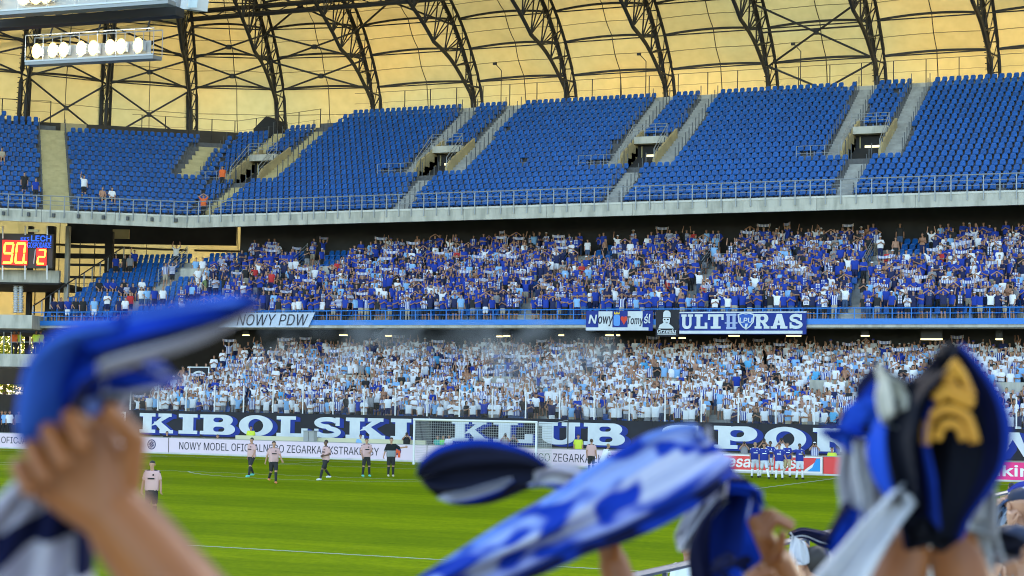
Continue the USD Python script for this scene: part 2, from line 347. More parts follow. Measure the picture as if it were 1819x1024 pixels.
for c in AISLES:
    mat = cream if c < -30 else concrete_step
    st = MB()
    for k in range(1, 7): half_steps(st, k, aisle_c(c, .6 + RD * k) - .6, aisle_c(c, .6 + RD * k) + .6)
    part(upper, 'aisle_stairs', st.get(), mat)
    for sgn in (-1, 1):
        st, hr = MB(), MB()
        for k in range(8, NR):
            if c < -30 and k > 18: continue
            xc = aisle_c(c, .6 + RD * k) + sgn * 1.9; half_steps(st, k, xc - .6, xc + .6)
            if k % 1 == 0:
                for e in (-.66,):
                    hr.box((xc + e - .025, YF + .6 + RD * k + .06, Z0 + RZ * k + .002), (xc + e + .025, YF + .6 + RD * k + .11, Z0 + RZ * k + 1.0))
                    hr.box((xc - e - .025, YF + .6 + RD * k + .06, Z0 + RZ * k + .002), (xc - e + .025, YF + .6 + RD * k + .11, Z0 + RZ * k + .95))
        part(upper, 'aisle_stairs', st.get(), mat); part(upper, 'handrail_posts', hr.get(), steel_dark, kind='stuff')
    hr = MB()
    for k in range(0, 8):
        xc = aisle_c(c, .6 + RD * k)
        for e in (-.68, .68): hr.box((xc + e - .025, YF + .6 + RD * k + .06, Z0 + RZ * k + .002), (xc + e + .025, YF + .6 + RD * k + .11, Z0 + RZ * k + 1.0))
    part(upper, 'handrail_posts', hr.get(), steel_dark, kind='stuff')
    # vomitory: opening in the rows with cream side walls, lintel and rail
    cu = aisle_c(c, 8.5); y0, y1, zf = YF + .6 + RD * 7, YF + .6 + RD * 13, Z0 + RZ * 7
    vp = f'{upper}'
    for s in (-1, 1):
        vm = MB()
        prof = Polygon([(y0 + .25, zf), (y1, zf), (y1, Z0 + RZ * 13 + .55), (y0 + .9, Z0 + RZ * 8 + .75), (y0 + .25, Z0 + RZ * 7 + .55)])
        xw = cu + s * 1.28
        vm.prism(prof, (xw - .09, 0, 0), (0, 1, 0), (0, 0, 1), (1, 0, 0), .18)
        vp = part(upper, 'vomitory_wall', vm.get(), vom_in)
    part(vp, 'doorway', MB().box((cu - 1.19, y0 + 3.6, zf + .005), (cu + 1.19, y0 + 3.66, zf + 2.0)).get(), concrete_dark)
    part(vp, 'door_frame', MB().box((cu - .9, y0 + 3.5, zf + .02), (cu - .82, y0 + 3.58, zf + 1.95)).box((cu + .6, y0 + 3.5, zf + .02), (cu + .68, y0 + 3.58, zf + 1.95)).get(), cream)
    part(vp, 'lit_panel', MB().box((cu - .55, y0 + 3.55, zf + .75), (cu + .45, y0 + 3.59, zf + 1.35)).get(), lit_panel)
    part(vp, 'lintel', MB().box((cu - 1.185, y1 - 2.0, zf + 2.05), (cu + 1.185, y1 - .1, zf + 2.55)).get(), concrete)
    rl = MB()
    zt = Z0 + RZ * 13 + 1.2
    for s in (-1, 1):
        rl.tube([(cu + s * 1.28, y0 + .3, Z0 + RZ * 7 + .6), (cu + s * 1.28, y0 + .3, Z0 + RZ * 7 + 1.3), (cu + s * 1.28, y1 - 1.9, zf + 3.4)], .03)
        rl.tube([(cu + s * 1.28, y0 + .3, Z0 + RZ * 7 + .95), (cu + s * 1.28, y1 - 1.9, zf + 3.0)], .022)
    for zz in (2.95, 3.2, 3.42): rl.tube([(cu - 1.28, y1 - 1.95, zf + zz), (cu + 1.28, y1 - 1.95, zf + zz)], .025)
    for xx in np.linspace(-1.28, 1.28, 4): rl.tube([(cu + xx, y1 - 1.95, zf + 2.56), (cu + xx, y1 - 1.95, zf + 3.42)], .022)
    part(vp, 'rail', rl.get(), steel_grey)
    # short fence beside the vomitory mouth
    fe = MB()
    for zz in (.5, 1.0): fe.tube([(cu - 4.3, y0 + .05, zf + zz), (cu - 1.4, y0 + .05, zf + zz)], .02)
    for xx in np.linspace(-4.3, -1.4, 4): fe.tube([(cu + xx, y0 + .05, zf), (cu + xx, y0 + .05, zf + 1.0)], .022)
    part(vp, 'side_fence', fe.get(), steel_grey)
# corner block aisle and vomitory
st, hr = MB(), MB()
for k in range(1, 18):
    half_steps(st, k, BAISLE - .95, BAISLE + .95, True)
    for e in (-1.0, 1.0):
        q = PB(BAISLE + e, .6 + RD * k + .1); hr.tube([(*q, Z0 + RZ * k), (*q, Z0 + RZ * k + .95)], .03, 5)
part(upper, 'aisle_stairs', st.get(), cream); part(upper, 'handrail_posts', hr.get(), steel_dark, kind='stuff')
st = MB()
for k in range(9, 16):
    half_steps(st, k, -1.5 - .35 * (k - 8), .3 - .35 * (k - 8), True)
part(upper, 'aisle_stairs', st.get(), cream)
hr = MB()
for k in range(8, 17):
    for e in (-1.7, .55):
        q = PB(e - .35 * (k - 8), .6 + RD * k + .1); hr.tube([(*q, Z0 + RZ * k), (*q, Z0 + RZ * k + 1.0)], .03, 5)
part(upper, 'handrail_posts', hr.get(), steel_dark, kind='stuff')
for t in (7.6, 15.3):
    a, b = PB(t - 1, .6 + RD * 18), PB(t + 1, .6 + RD * 18)
    part(upper, 'cream_box', MB().prism(Polygon([a, b, b + NB * .5, a + NB * .5]), (0, 0, Z0 + RZ * 17), (1, 0, 0), (0, 1, 0), (0, 0, 1), .75).get(), vom_in)
for t in np.arange(.8, TB_END - 1, 1.75):
    q = PB(t, -.06); part(upper, 'bracket', MB().box((q[0] - .09, q[1] - .09, 16.22), (q[0] + .09, q[1] + .07, 16.5)).get(), steel_dark)
# solid block where the rim steps down
part(upper, 'end_block', MB().prism(Polygon([(0, 0), (2.2, 0), (2.2, 1.9), (1.2, 2.3), (0, 1.3)]), (-39.4, YF + 16.2, 24.3), (1, 0, 0), (0, 0, 1), (0, 1, 0), 1.2).get(), concrete_dark)

def guard_rail(name, label, pts, h, rails, post_r, mat, spacing, base=0.0, r=0.028, group=None, square=False):
    """posts (each a part) and rails along a polyline of (x, y, z)"""
    g = thing(name, label, 'railing', group)
    pts = np.asarray(pts, float); seg = np.linalg.norm(np.diff(pts, axis=0), axis=1); L = np.r_[0, np.cumsum(seg)]
    for s in np.arange(0.05, L[-1], spacing):
        q = np.array([np.interp(s, L, pts[:, i]) for i in range(3)])
        part(g, 'post', MB().box((q[0] - post_r, q[1] - post_r, q[2] + base), (q[0] + post_r, q[1] + post_r, q[2] + h - r)).get(), mat)
    for z in rails:
        part(g, 'rail', MB().tube([p + [0, 0, z] for p in pts], r if z == max(rails) else r * .55, 6).get(), mat)
    return g
guard_rail('front_guard_rail', 'grey metal guard rail along the front edge of the empty upper tier', [(XR_END, YF - .07, 16.2), (XC + .03, YF - .07, 16.2), (*(PB(TB_END, -.07)), 16.2)], 1.55, [1.55, 1.2, .9], .03, steel_grey, 0.98, r=.04)
guard_rail('rim_fence', 'thin dark fence along the highest row, against the yellow roof', [(XR_END, YF + 18.6, 26.7), (-31.2, YF + 18.6, 26.7)], 1.75, [1.75, .9], .028, steel_black, 2.35, r=.022)
guard_rail('rim_fence', 'thin dark fence on the lower rim of the corner block under the left roof ribs', [(-33.0, YF + 16.3, 25.2), (cut(15.2) - .1, YF + 15.2, 24.4), (*PB(3.0, 14.8), 24.4)], 1.75, [1.75, .9], .028, steel_black, 1.9, r=.022)
guard_rail('rim_fence', 'thin dark fence above the seats left of the stepped rim in the corner', [(*PB(9.3, 17.2), 25.3), (*PB(25, 17.2), 25.3)], 1.9, [1.9, 1.0], .028, steel_black, 1.9, r=.022)
rim = MB().box((-31.3, YF + 18.25, 26.0), (XR_END, YF + 19.0, 26.69))
part(upper, 'rim_slab', rim.get(), concrete)

# ------------------------------------------------------------------ middle tier
MY, MZ, MRD, MRZ, MN, MX0 = 16.3, 8.70, 0.80, 0.405, 13, -43.4
MAIS = [16.6 + 10.6 * j for j in (2, 1, 0, -1, -2, -3, -4, -5)]
middle = thing('middle_tier', 'shaded middle tier full of fans in blue behind the blue railing', 'grandstand')
for k in range(MN):
    part(middle, 'row_step', MB().box((MX0, MY + MRD * k, MZ + MRZ * k - .55), (XR_END, MY + MRD * (k + 1), MZ + MRZ * k)).get(), concrete_step)
part(middle, 'front_girder', MB().box((MX0 - .1, 15.7, 8.40), (XR_END, 15.9, 8.74)).get(), blue_paint)
part(middle, 'front_slab', MB().box((MX0 - .1, 15.75, 8.22), (XR_END, 16.3, 8.395)).box((MX0, 15.905, 8.4), (XR_END, 16.295, 8.68)).get(), concrete)
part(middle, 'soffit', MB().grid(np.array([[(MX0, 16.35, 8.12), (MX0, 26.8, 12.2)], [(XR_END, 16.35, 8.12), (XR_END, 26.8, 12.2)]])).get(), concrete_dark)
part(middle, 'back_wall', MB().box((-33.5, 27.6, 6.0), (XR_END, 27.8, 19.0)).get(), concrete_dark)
for i, c in enumerate(MAIS):
    st = MB()
    for k in range(1, MN): st.box((c - .6, MY + MRD * k - .38, MZ + MRZ * (k - 1) + .003), (c + .6, MY + MRD * k - .004, MZ + MRZ * (k - .5)))
    part(middle, 'aisle_stairs', st.get(), concrete_step)
    hr = MB()
    for q in range(5):
        hr.tube([(c - .75, MY + MRD * 7.5, MZ + MRZ * 7 + .25 * q + .2), (c - .75, MY + MRD * 12, MZ + MRZ * 12 + .25 * q + .2)], .025)
    hr.tube([(c - .75, MY + MRD * 7.5, MZ + MRZ * 7), (c - .75, MY + MRD * 7.5, MZ + MRZ * 7 + 1.3)], .03); hr.tube([(c - .75, MY + MRD * 12, MZ + MRZ * 12), (c - .75, MY + MRD * 12, MZ + MRZ * 12 + 1.3)], .03)
    part(middle, 'stair_rail', hr.get(), steel_grey)
    if i % 2 == 0 or c < -20:
        part(middle, 'vomitory_wall', MB().box((c + .9, MY + MRD * 8 + .05, MZ + MRZ * 8 - .3), (c + 3.6, MY + MRD * 8 + .25, MZ + MRZ * 8 + .95)).get(), concrete)
guard_rail('blue_front_railing', 'bright blue railing in front of the packed middle tier', [(XR_END, 15.72, 8.74), (MX0, 15.72, 8.74)], 0.62, [.62, .31], .025, blue_paint, 1.12, r=.035)
dr = thing('end_stair_railing', 'sloping handrail with upright posts at the left end of the middle tier', 'railing')
e0, e1 = np.array([MX0 - .05, 15.9, 8.75]), np.array([MX0 - .05, 26.5, 8.7 + 12.8 * .405])
for s in np.linspace(0, 1, 12): q = e0 + (e1 - e0) * s; part(dr, 'post', MB().box(q - [.035, .035, 0], q + [.035, .035, 1.05]).get(), steel_grey)
part(dr, 'handrail', MB().tube([e0 + [0, 0, 1.08], e1 + [0, 0, 1.08]], .05).get(), steel_black)
MSP = []
for k in range(MN):
    for x in np.arange(XR_END - .3, MX0 + .4, -0.5):
        if min(abs(x - c) for c in MAIS) > .85: MSP.append((x, MY + MRD * k + .45, MZ + MRZ * k))
seat_parts(middle, MSP, np.zeros(len(MSP)), 260, lambda P: inframe(P) & (P[:, 0] < -24) & (P[:, 2] < 13))

# ------------------------------------------------------------------ lower tier
LY, LZ, LRD, LRZ, LN, LX0 = 7.3, 1.90, 0.80, 0.268, 16, -29.0
LAIS = [-10.2 + 10.6 * j for j in (4, 3, 2, 1, 0, -1)]
lower = thing('lower_tier', 'lower tier packed with fans in white behind the lettered banner', 'grandstand')
for k in range(LN):
    part(lower, 'row_step', MB().box((LX0, LY + LRD * k, LZ + LRZ * k - .4), (XR_END, LY + LRD * (k + 1), LZ + LRZ * k)).get(), concrete_step)
part(lower, 'front_wall', MB().box((LX0, 6.62, 0.013), (XR_END, 6.9, 2.50)).box((LX0, 6.905, 1.3), (XR_END, 7.295, 1.9)).get(), concrete)
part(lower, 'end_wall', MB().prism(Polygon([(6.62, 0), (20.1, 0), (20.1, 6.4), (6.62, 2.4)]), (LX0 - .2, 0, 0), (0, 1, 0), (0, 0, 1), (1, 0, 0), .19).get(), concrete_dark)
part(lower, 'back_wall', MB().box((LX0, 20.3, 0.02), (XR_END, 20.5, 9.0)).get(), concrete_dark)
for c in LAIS:
    st = MB()
    for k in range(1, LN): st.box((c - .6, LY + LRD * k - .38, LZ + LRZ * (k - 1) + .003), (c + .6, LY + LRD * k - .004, LZ + LRZ * (k - .5)))
    part(lower, 'aisle_stairs', st.get(), concrete_step)
    part(lower, 'vomitory_wall', MB().box((c + 4.2, LY + LRD * 7 + .02, LZ + LRZ * 7 - .2), (c + 6.6, LY + LRD * 7 + .2, LZ + LRZ * 7 + 1.3)).get(), concrete)
LSP = []
for k in range(LN):
    for x in np.arange(XR_END - .3, LX0 + .3, -0.5):
        if min(abs(x - c) for c in LAIS) > .85: LSP.append((x, LY + LRD * k + .45, LZ + LRZ * k))
seat_parts(lower, LSP, np.zeros(len(LSP)), 0, inframe)
sc = thing('front_screen', 'row of thin posts with clear panes in front of the lower tier', 'barrier')
pane = usdkit.material(stage, '/World/Looks/clear_pane', {'t': ('transparent_bsdf', {'color': (.97, .98, .98)}), 'g': ('glossy_bsdf', {'color': (.6, .65, .7), 'roughness': .08}), 'fr': ('fresnel', {'IOR': 1.35}), 'm': ('mix_closure', {})},
                       [('fr.fac', 'm.fac'), ('t.BSDF', 'm.closure1'), ('g.BSDF', 'm.closure2')], surface='m.closure')
for i, x in enumerate(np.arange(XR_END - 1, LX0, -2.15)):
    part(sc, 'post', MB().box((x - .03, 6.74, 2.502), (x + .03, 6.82, 4.25)).get(), steel_white)
    if x - 2.15 > LX0: part(sc, 'pane', MB().box((x - 2.10, 6.77, 2.55), (x - .05, 6.785, 3.55)).get(), pane)

# ------------------------------------------------------------------ roof: membrane bays between lattice ribs
from scipy.interpolate import PchipInterpolator
prof = np.array([(-1.9, 3), (-2.1, 10), (-1.8, 18), (-1.0, 24), (0, 28.6), (1.6, 31.1), (3.4, 33.1), (5.4, 34.7), (8.6, 36.6), (13.6, 38.7), (21.6, 40.7), (29.6, 41.7), (36, 42)], float)
pl = np.r_[0, np.cumsum(np.linalg.norm(np.diff(prof, axis=0), axis=1))]
pd, pz = PchipInterpolator(pl, prof[:, 0]), PchipInterpolator(pl, prof[:, 1])
T0 = pl[4]                                    # base of the visible part
def depth(t): return np.clip(1.25 + .36 * (np.atleast_1d(t) - T0), 1.1, 4.2)
def rib_pt(rb, t, side=0.0, inn=0.0):
    (bx, by), a = rb
    o = np.array([-math.sin(a), math.cos(a)]); tv = np.array([math.cos(a), math.sin(a)])
    t = np.atleast_1d(t); d, z = pd(t), pz(t)
    dd, dz = pd(t + .05) - pd(t - .05), pz(t + .05) - pz(t - .05); n = np.hypot(dd, dz); nd, nz = dz / n, -dd / n    # inward normal (d, z)
    d, z = d + inn * nd, z + inn * nz
    xy = np.array([bx, by]) - o * d[:, None] + tv * side
    return np.c_[xy, z]
RIBS = [((x, 43.6), 0.0) for x in (44.9, 36.6, 28.3, 20.0, 11.7, 3.4, -4.9, -13.2, -21.5)]
RIBS.append(((pixY(668, 180, 43.3)[0], 43.3), math.radians(7)))
for px_, Y_, a_ in ((497, 41.6, 16), (341, 38.2, 28), (188, 33.2, 40), (44, 27.6, 46)):
    RIBS.append(((pixY(px_, 200, Y_)[0], Y_), math.radians(a_)))
for j in range(4):
    (bx, by), a = RIBS[-1]; a += math.radians(3); RIBS.append(((bx - 7.4 * math.cos(a), by - 7.4 * math.sin(a)), a))
roof = thing('stadium_roof', 'pale yellow membrane roof stretched over black steel lattice ribs', 'roof')
memb = usdkit.material(stage, '/World/Looks/roof_membrane', {
    'g': ('geometry', {}), 'n': ('noise_texture', {'scale': 0.07, 'detail': 2.0}), 'n2': ('noise_texture', {'scale': 1.3, 'detail': 5.0}),
    'r': ('rgb_ramp', {'ramp': [(0.36, (0.47, 0.47, 0.25)), (0.62, (0.64, 0.50, 0.20))]}), 'r2': ('rgb_ramp', {'ramp': [(0.3, (0.88, 0.88, 0.86)), (0.7, (1, 1, 1))]}), 'oi': ('object_info', {}), 'ro': ('rgb_ramp', {'ramp': [(0, (.84, .86, .86)), (1, (1, 1, 1))]}), 'x2': ('mix', {'mix_type': 'multiply', 'fac': 1.0}),
    'x': ('mix', {'mix_type': 'multiply', 'fac': 1.0}),
    'd': ('diffuse_bsdf', {}), 't': ('translucent_bsdf', {}), 'm': ('mix_closure', {'fac': 0.108})},
    [('g.position', 'n.vector'), ('g.position', 'n2.vector'), ('n.fac', 'r.fac'), ('n2.fac', 'r2.fac'), ('r.color', 'x.color1'), ('r2.color', 'x.color2'), ('oi.random', 'ro.fac'), ('x.color', 'x2.color1'), ('ro.color', 'x2.color2'), ('x2.color', 'd.color'), ('x2.color', 't.color'), ('d.BSDF', 'm.closure1'), ('t.BSDF', 'm.closure2')], surface='m.closure')
LEV = [T0 + .85]
while LEV[-1] + 3.0 < pl[-1]: LEV.append(LEV[-1] + (2.9 if len(LEV) < 4 else 3.3))
LOW = [T0 - 3.8, T0 - 8.4, T0 - 13, T0 - 18]
def outward(rb, t):   # unit outward normal of the membrane at t
    p0, p1 = rib_pt(rb, t, 0, 0), rib_pt(rb, t, 0, -1.0); return p1 - p0
for i in range(len(RIBS) - 1):
    ra, rc = RIBS[i], RIBS[i + 1]
    corner = i >= 9
    bounds = sorted(([T0 - 19.3, T0 - 13] if corner else LOW[::-1]) + ([T0 - 8.4, T0 - 3.8] if corner else []) + LEV)
    aa = np.linspace(0, 1, 9)
    for t0, t1 in zip(bounds[:-1], bounds[1:]):
        tt = np.linspace(t0, t1, 5)
        A, B = rib_pt(ra, tt), rib_pt(rc, tt); nA, nB = outward(ra, tt), outward(rc, tt)
        P = A[None] * (1 - aa)[:, None, None] + B[None] * aa[:, None, None] + (nA[None] * (1 - aa)[:, None, None] + nB[None] * aa[:, None, None]) * (0.55 * 4 * aa * (1 - aa))[:, None, None]
        # between two arch tubes the cloth sags a little inwards
        P = P - nA[None] * (0.30 * np.sin(np.pi * (tt - t0) / (t1 - t0)))[None, :, None] * (4 * aa * (1 - aa))[:, None, None]
        mp = part(roof, 'membrane_panel', MB().grid(P).get(), memb, smooth=True)
        sm_ = MB().tube(P[4] - nA * .04, .035, 4)
        sm_.tube(P[:, 2] - nA[2] * .04, .02, 4)
        part(mp, 'seam', sm_.get(), steel_black)
    for t in [b for b in bounds[1:] if b < T0 + 26]:
        A, B = rib_pt(ra, t, -.3)[0], rib_pt(rc, t, .3)[0]; n = outward(ra, t)[0]
        a9 = np.linspace(0, 1, 11)
        ar = A[None] * (1 - a9)[:, None] + B[None] * a9[:, None] + n[None] * (0.50 * 4 * a9 * (1 - a9))[:, None]
        part(roof, 'arch_tube', MB().tube(ar, .10, 5).get(), steel_black)
        part(roof, 'tie_tube', MB().tube([A - n * .12, B - n * .12], .055, 5).get(), steel_black)
# ribs
for i, rb in enumerate(RIBS):
    tt = np.arange(T0 - (8 if i >= 9 else 17), min(pl[-1] - .2, T0 + 33), 1.15)
    if len(tt) % 2 == 0: tt = tt[:-1]
    L, R_, I = rib_pt(rb, tt, -.36), rib_pt(rb, tt, .36), rib_pt(rb, tt, 0, depth(tt))
    lac = MB()
    for j in range(0, len(tt) - 2, 2):
        for S in (L, R_):
            lac.tube([I[j], S[j + 1]], .065, 4); lac.tube([S[j + 1], I[j + 2]], .065, 4)
        lac.tube([L[j], R_[j]], .045, 4); lac.tube([L[j], R_[j + 2]], .035, 4)
    rp = part(roof, 'rib_truss', lac.get(), steel_black)
    part(rp, 'outer_chord', MB().tube(L, .19, 6).get(), steel_black); part(rp, 'outer_chord', MB().tube(R_, .13, 6).get(), steel_black)
    part(rp, 'inner_chord', MB().tube(I, .16, 6).get(), steel_black)
    cl = MB()
    for t in np.arange(tt[0], tt[-1], .42):
        q = rib_pt(rb, t, -.36, -.02)[0]; q2 = rib_pt(rb, t, -.66, -.02)[0]; cl.tube([q, q2], .035, 4)
    part(rp, 'clamp_teeth', cl.get(), steel_black)
# diagonal bracing in some bays
def brace(i, la, lb, mid=True):
    ra, rc = RIBS[i], RIBS[i + 1]; b = MB()
    pA0, pA1, pB0, pB1 = (rib_pt(r, t, 0, .7)[0] for r, t in ((ra, la), (ra, lb), (rc, la), (rc, lb)))
    b.tube([pA0, pB1], .085, 5); b.tube([pA1, pB0], .085, 5)
    m = (pA0 + pB0 + pA1 + pB1) / 4; b.tube([m - [.0, 0, .18], m + [0, 0, .18]], .2, 6)
    part(roof, 'cross_brace', b.get(), steel_black)
brace(4, LEV[0], LEV[2] - .3)
part(roof, 'brace_tie', MB().tube([rib_pt(RIBS[4], (LEV[0] + LEV[2]) / 2, 0, .7)[0], rib_pt(RIBS[5], (LEV[0] + LEV[2]) / 2, 0, .7)[0]], .07, 5).get(), steel_black)
brace(4, T0 - 3.4, LEV[0])
for i in (9, 10, 11, 12, 13):
    brace(i, LEV[0], LEV[1]); brace(i, LEV[1], LEV[2])
    if i in (11, 12): brace(i, T0 - 4, LEV[0])
brace(8, LEV[2], LEV[4]); brace(9, LEV[2], LEV[4])
# ring girder and catwalk beams
rg = MB()
for z in (34.25, 34.85): rg.tube([(-80, 34.2, z), (40, 34.2, z)], .21, 6)
for x in np.arange(-80, 40, 3.0): rg.tube([(x, 34.2, 34.25), (x + 1.5, 34.2, 34.85), (x + 3, 34.2, 34.25)], .05, 4)
part(roof, 'ring_girder', rg.get(), steel_black)
# beam carrying the light banks
b0, b1 = pix(-60, 50, 116), pix(320, 22, 111)
cb = MB().obox((b0 + b1) / 2, (b1 - b0) / 2, np.cross((b1 - b0) / np.linalg.norm(b1 - b0), [0, 0, 1]) * .5, [0, 0, .26])
part(roof, 'catwalk_beam', cb.get(), steel_black)

# ------------------------------------------------------------------ floodlights
lamp_mat = M_emit('floodlight_lamp', (1.0, 0.92, 0.75), 40.0); lamp_rim = M_emit('floodlight_reflector', (1.0, 0.70, 0.22), 0.6)
alu = M('aluminium', (0.55, 0.58, 0.60), 0.35, metal=0.4)
frost = M('frosted_panel', (0.50, 0.50, 0.46), 0.4)
def flood_bank(label, pl0, pl1, h, lamps, deep=0.9):
    """pl0, pl1: ends of the tray's front lower edge; lamps: places along it (0-1)"""
    g = thing('floodlight_bank', label, 'floodlight')
    ax = (pl1 - pl0); Ln = np.linalg.norm(ax); ax /= Ln; back = np.cross([0, 0, 1.0], ax); back /= np.linalg.norm(back)
    if back @ FWD < 0: back = -back
    z = np.array([0, 0, 1.0]); c = (pl0 + pl1) / 2
    part(g, 'tray', MB().obox(c + back * deep / 2 + z * .12, ax * Ln / 2, back * deep / 2, z * .12).get(), steel_grey)
    part(g, 'tray_lip', MB().obox(c - back * .02 + z * .26, ax * Ln / 2, back * .02, z * .05).get(), alu)
    fr = MB()
    for s in np.linspace(0, 1, 8):
        q = pl0 + ax * Ln * s; fr.tube([q + z * .2, q + z * h], .035, 4); fr.tube([q + back * deep + z * .2, q + back * deep + z * h], .035, 4)
    for e in (0, deep): fr.tube([pl0 + back * e + z * h, pl1 + back * e + z * h], .045, 4)
    part(g, 'frame', fr.get(), steel_grey)
    part(g, 'back_panel', MB().obox(c + back * (deep - .06) + z * (h * .40), ax * Ln * .42, back * .02, z * h * .28).get(), frost)
    for s in lamps:
        q = pl0 + ax * Ln * s + z * (h * .48) + back * .25
        t = trimesh.creation.icosphere(2, .30); t.apply_scale([1, 1, 1]); v = t.vertices.copy()
        hd = part(g, 'lamp_housing', MB().obox(q + back * .22, ax * .34, back * .18, z * .34).get(), alu)
        vv = q + np.outer(v[:, 0] * 1.35, ax) + np.outer(v[:, 1] * .3, back) + np.outer(v[:, 2] * 1.75, z)
        part(hd, 'reflector', (vv, t.faces), lamp_rim, smooth=True)
        vv = q - back * .12 + np.outer(v[:, 0] * .78, ax) + np.outer(v[:, 1] * .3, back) + np.outer(v[:, 2] * .95, z)
        part(hd, 'lamp', (vv, t.faces), lamp_mat, smooth=True)
    hg = MB()
    for s in (.12, .5, .88): q = pl0 + ax * Ln * s + back * deep; hg.tube([q + z * h, q + z * (h + 3.2) + back * 1.2], .06, 5)
    part(g, 'hanger', hg.get(), steel_black)
flood_bank('lit floodlight bank of eight lamps hanging lower at the upper left', pix(44, 116, 126), pix(272, 104, 121), 2.0, [.07, .2, .285, .425, .52, .65, .735, .865])
flood_bank('lit floodlight bank cut by the top edge, above the other bank', pix(-70, 32, 113), pix(298, 6, 108), 2.2, [.30, .36, .41, .06, .14])
for x, lb in ((298, 'left of two silver floodlight heads hanging on the black rib at the top'), (346, 'right of two silver floodlight heads hanging beside the black rib at the top')):
    g = thing('spotlight', lb, 'floodlight')
    c = pix(x, 12 if x < 320 else 4, 112)
    part(g, 'housing', MB().obox(c, RGT * .32, np.array([.25, .5, 0]), UPV * .5 + RGT * .06).get(), alu)
    part(g, 'glass', MB().obox(c - FWD * .58, RGT * .27, FWD * .01, UPV * .42 + RGT * .05).get(), M('silver_glass', (0.55, 0.66, 0.72), 0.15))
    part(g, 'bracket', MB().tube([c + UPV * .5, c + UPV * 1.5], .05).get(), steel_black)
for x, y, lb in ((890, 168, 'thin lamp pole at the fence above the middle of the empty tier'), (1147, 152, 'thin lamp pole at the fence left of the second stairs from the right'), (1422, 138, 'thin lamp pole at the fence above the right seats')):
    b = pixY(x, y, YF + 18.7); b[2] = 26.7
    g = thing('lamp_pole', lb, 'lamp')
    part(g, 'pole', MB().tube([b, b + [0, 0, 2.9], b + [-.5, 0, 3.45]], .035, 5).get(), steel_black)
    part(g, 'lamp_head', MB().obox(b + [-.58, 0, 3.5], [.14, 0, 0], [0, .09, 0], [0, 0, .1]).get(), steel_black)

# ------------------------------------------------------------------ left corner: columns, slabs, scoreboard
HZ = np.array([RGT[0], RGT[1], 0]); HZ /= np.linalg.norm(HZ); DP = np.array([-HZ[1], HZ[0], 0]); ZV = np.array([0, 0, 1.0])
def pbox(x0, y0, x1, y1, D, dep):
    """box whose front spans those two photograph corners at distance D, upright, dep metres deep"""
    a, b = pix(x0, y1, D), pix(x1, y0, D); w = (b - a) @ HZ; h = b[2] - a[2]
    c = a + HZ * w / 2 + ZV * h / 2 + DP * dep / 2
    return MB().obox(c, HZ * w / 2, DP * dep / 2, ZV * h / 2)
cb_ = thing('corner_block', 'concrete columns, beams and slabs at the open stadium corner on the left', 'building')
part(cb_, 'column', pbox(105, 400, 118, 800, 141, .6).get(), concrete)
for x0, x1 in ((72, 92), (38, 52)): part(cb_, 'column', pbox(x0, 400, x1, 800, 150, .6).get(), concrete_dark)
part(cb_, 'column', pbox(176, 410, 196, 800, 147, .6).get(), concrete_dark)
part(cb_, 'beam', pbox(-80, 481, 104.5, 500, 139, .6).get(), concrete)
part(cb_, 'slab', pbox(-80, 560, 57, 582, 133, 3.5).get(), concrete)
part(cb_, 'slab', pbox(-80, 630, 84, 650, 133, 14).get(), concrete)
part(cb_, 'roof_slab', pbox(-80, 584, 240, 590, 140, 10).get(), concrete_dark)
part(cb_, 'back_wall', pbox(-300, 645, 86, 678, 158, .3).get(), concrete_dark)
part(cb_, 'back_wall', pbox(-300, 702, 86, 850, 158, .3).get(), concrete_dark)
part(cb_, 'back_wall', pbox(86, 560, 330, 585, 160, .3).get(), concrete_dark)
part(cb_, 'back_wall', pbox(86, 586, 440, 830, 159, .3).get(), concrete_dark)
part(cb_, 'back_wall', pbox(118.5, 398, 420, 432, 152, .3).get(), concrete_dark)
part(cb_, 'window_bar', pbox(-80, 512, 230, 516, 152, .2).get(), steel_black)
part(cb_, 'window_bar', pbox(-80, 452, 230, 456, 152, .2).get(), steel_black)
for x in (138, 164, 60): part(cb_, 'window_bar', pbox(x, 430, x + 3, 560, 151.5, .2).get(), steel_black)
for y in (438, 470, 492, 534): part(cb_, 'window_bar', pbox(118.5, y, 230, y + 2.5, 151, .15).get(), steel_black)
part(cb_, 'soffit', pbox(-80, 500.5, 104, 503, 139, 12).get(), concrete_dark)
part(cb_, 'cream_panel', pbox(50, 408, 68, 412, 136, .3).get(), cream); part(cb_, 'cream_panel', pbox(200, 408, 229, 424, 150, .3).get(), cream)
pr = MB()
for x in (7, 20, 36): pr.tube([pix(x, 590, 134), pix(x, 634, 134)], .03)
pr.tube([pix(-60, 608, 134), pix(84, 608, 134)], .025)
part(cb_, 'rail', pr.get(), steel_grey)
for x in (28, 37):
    q0, q1 = pix(x, 556, 140), pix(x, 508, 140); q = np.linspace(q0, q1, 60)
    part(cb_, 'duct', MB().tube(q, .17 + .05 * np.sin(np.arange(60) * 1.3), 8).get(), alu, smooth=40)

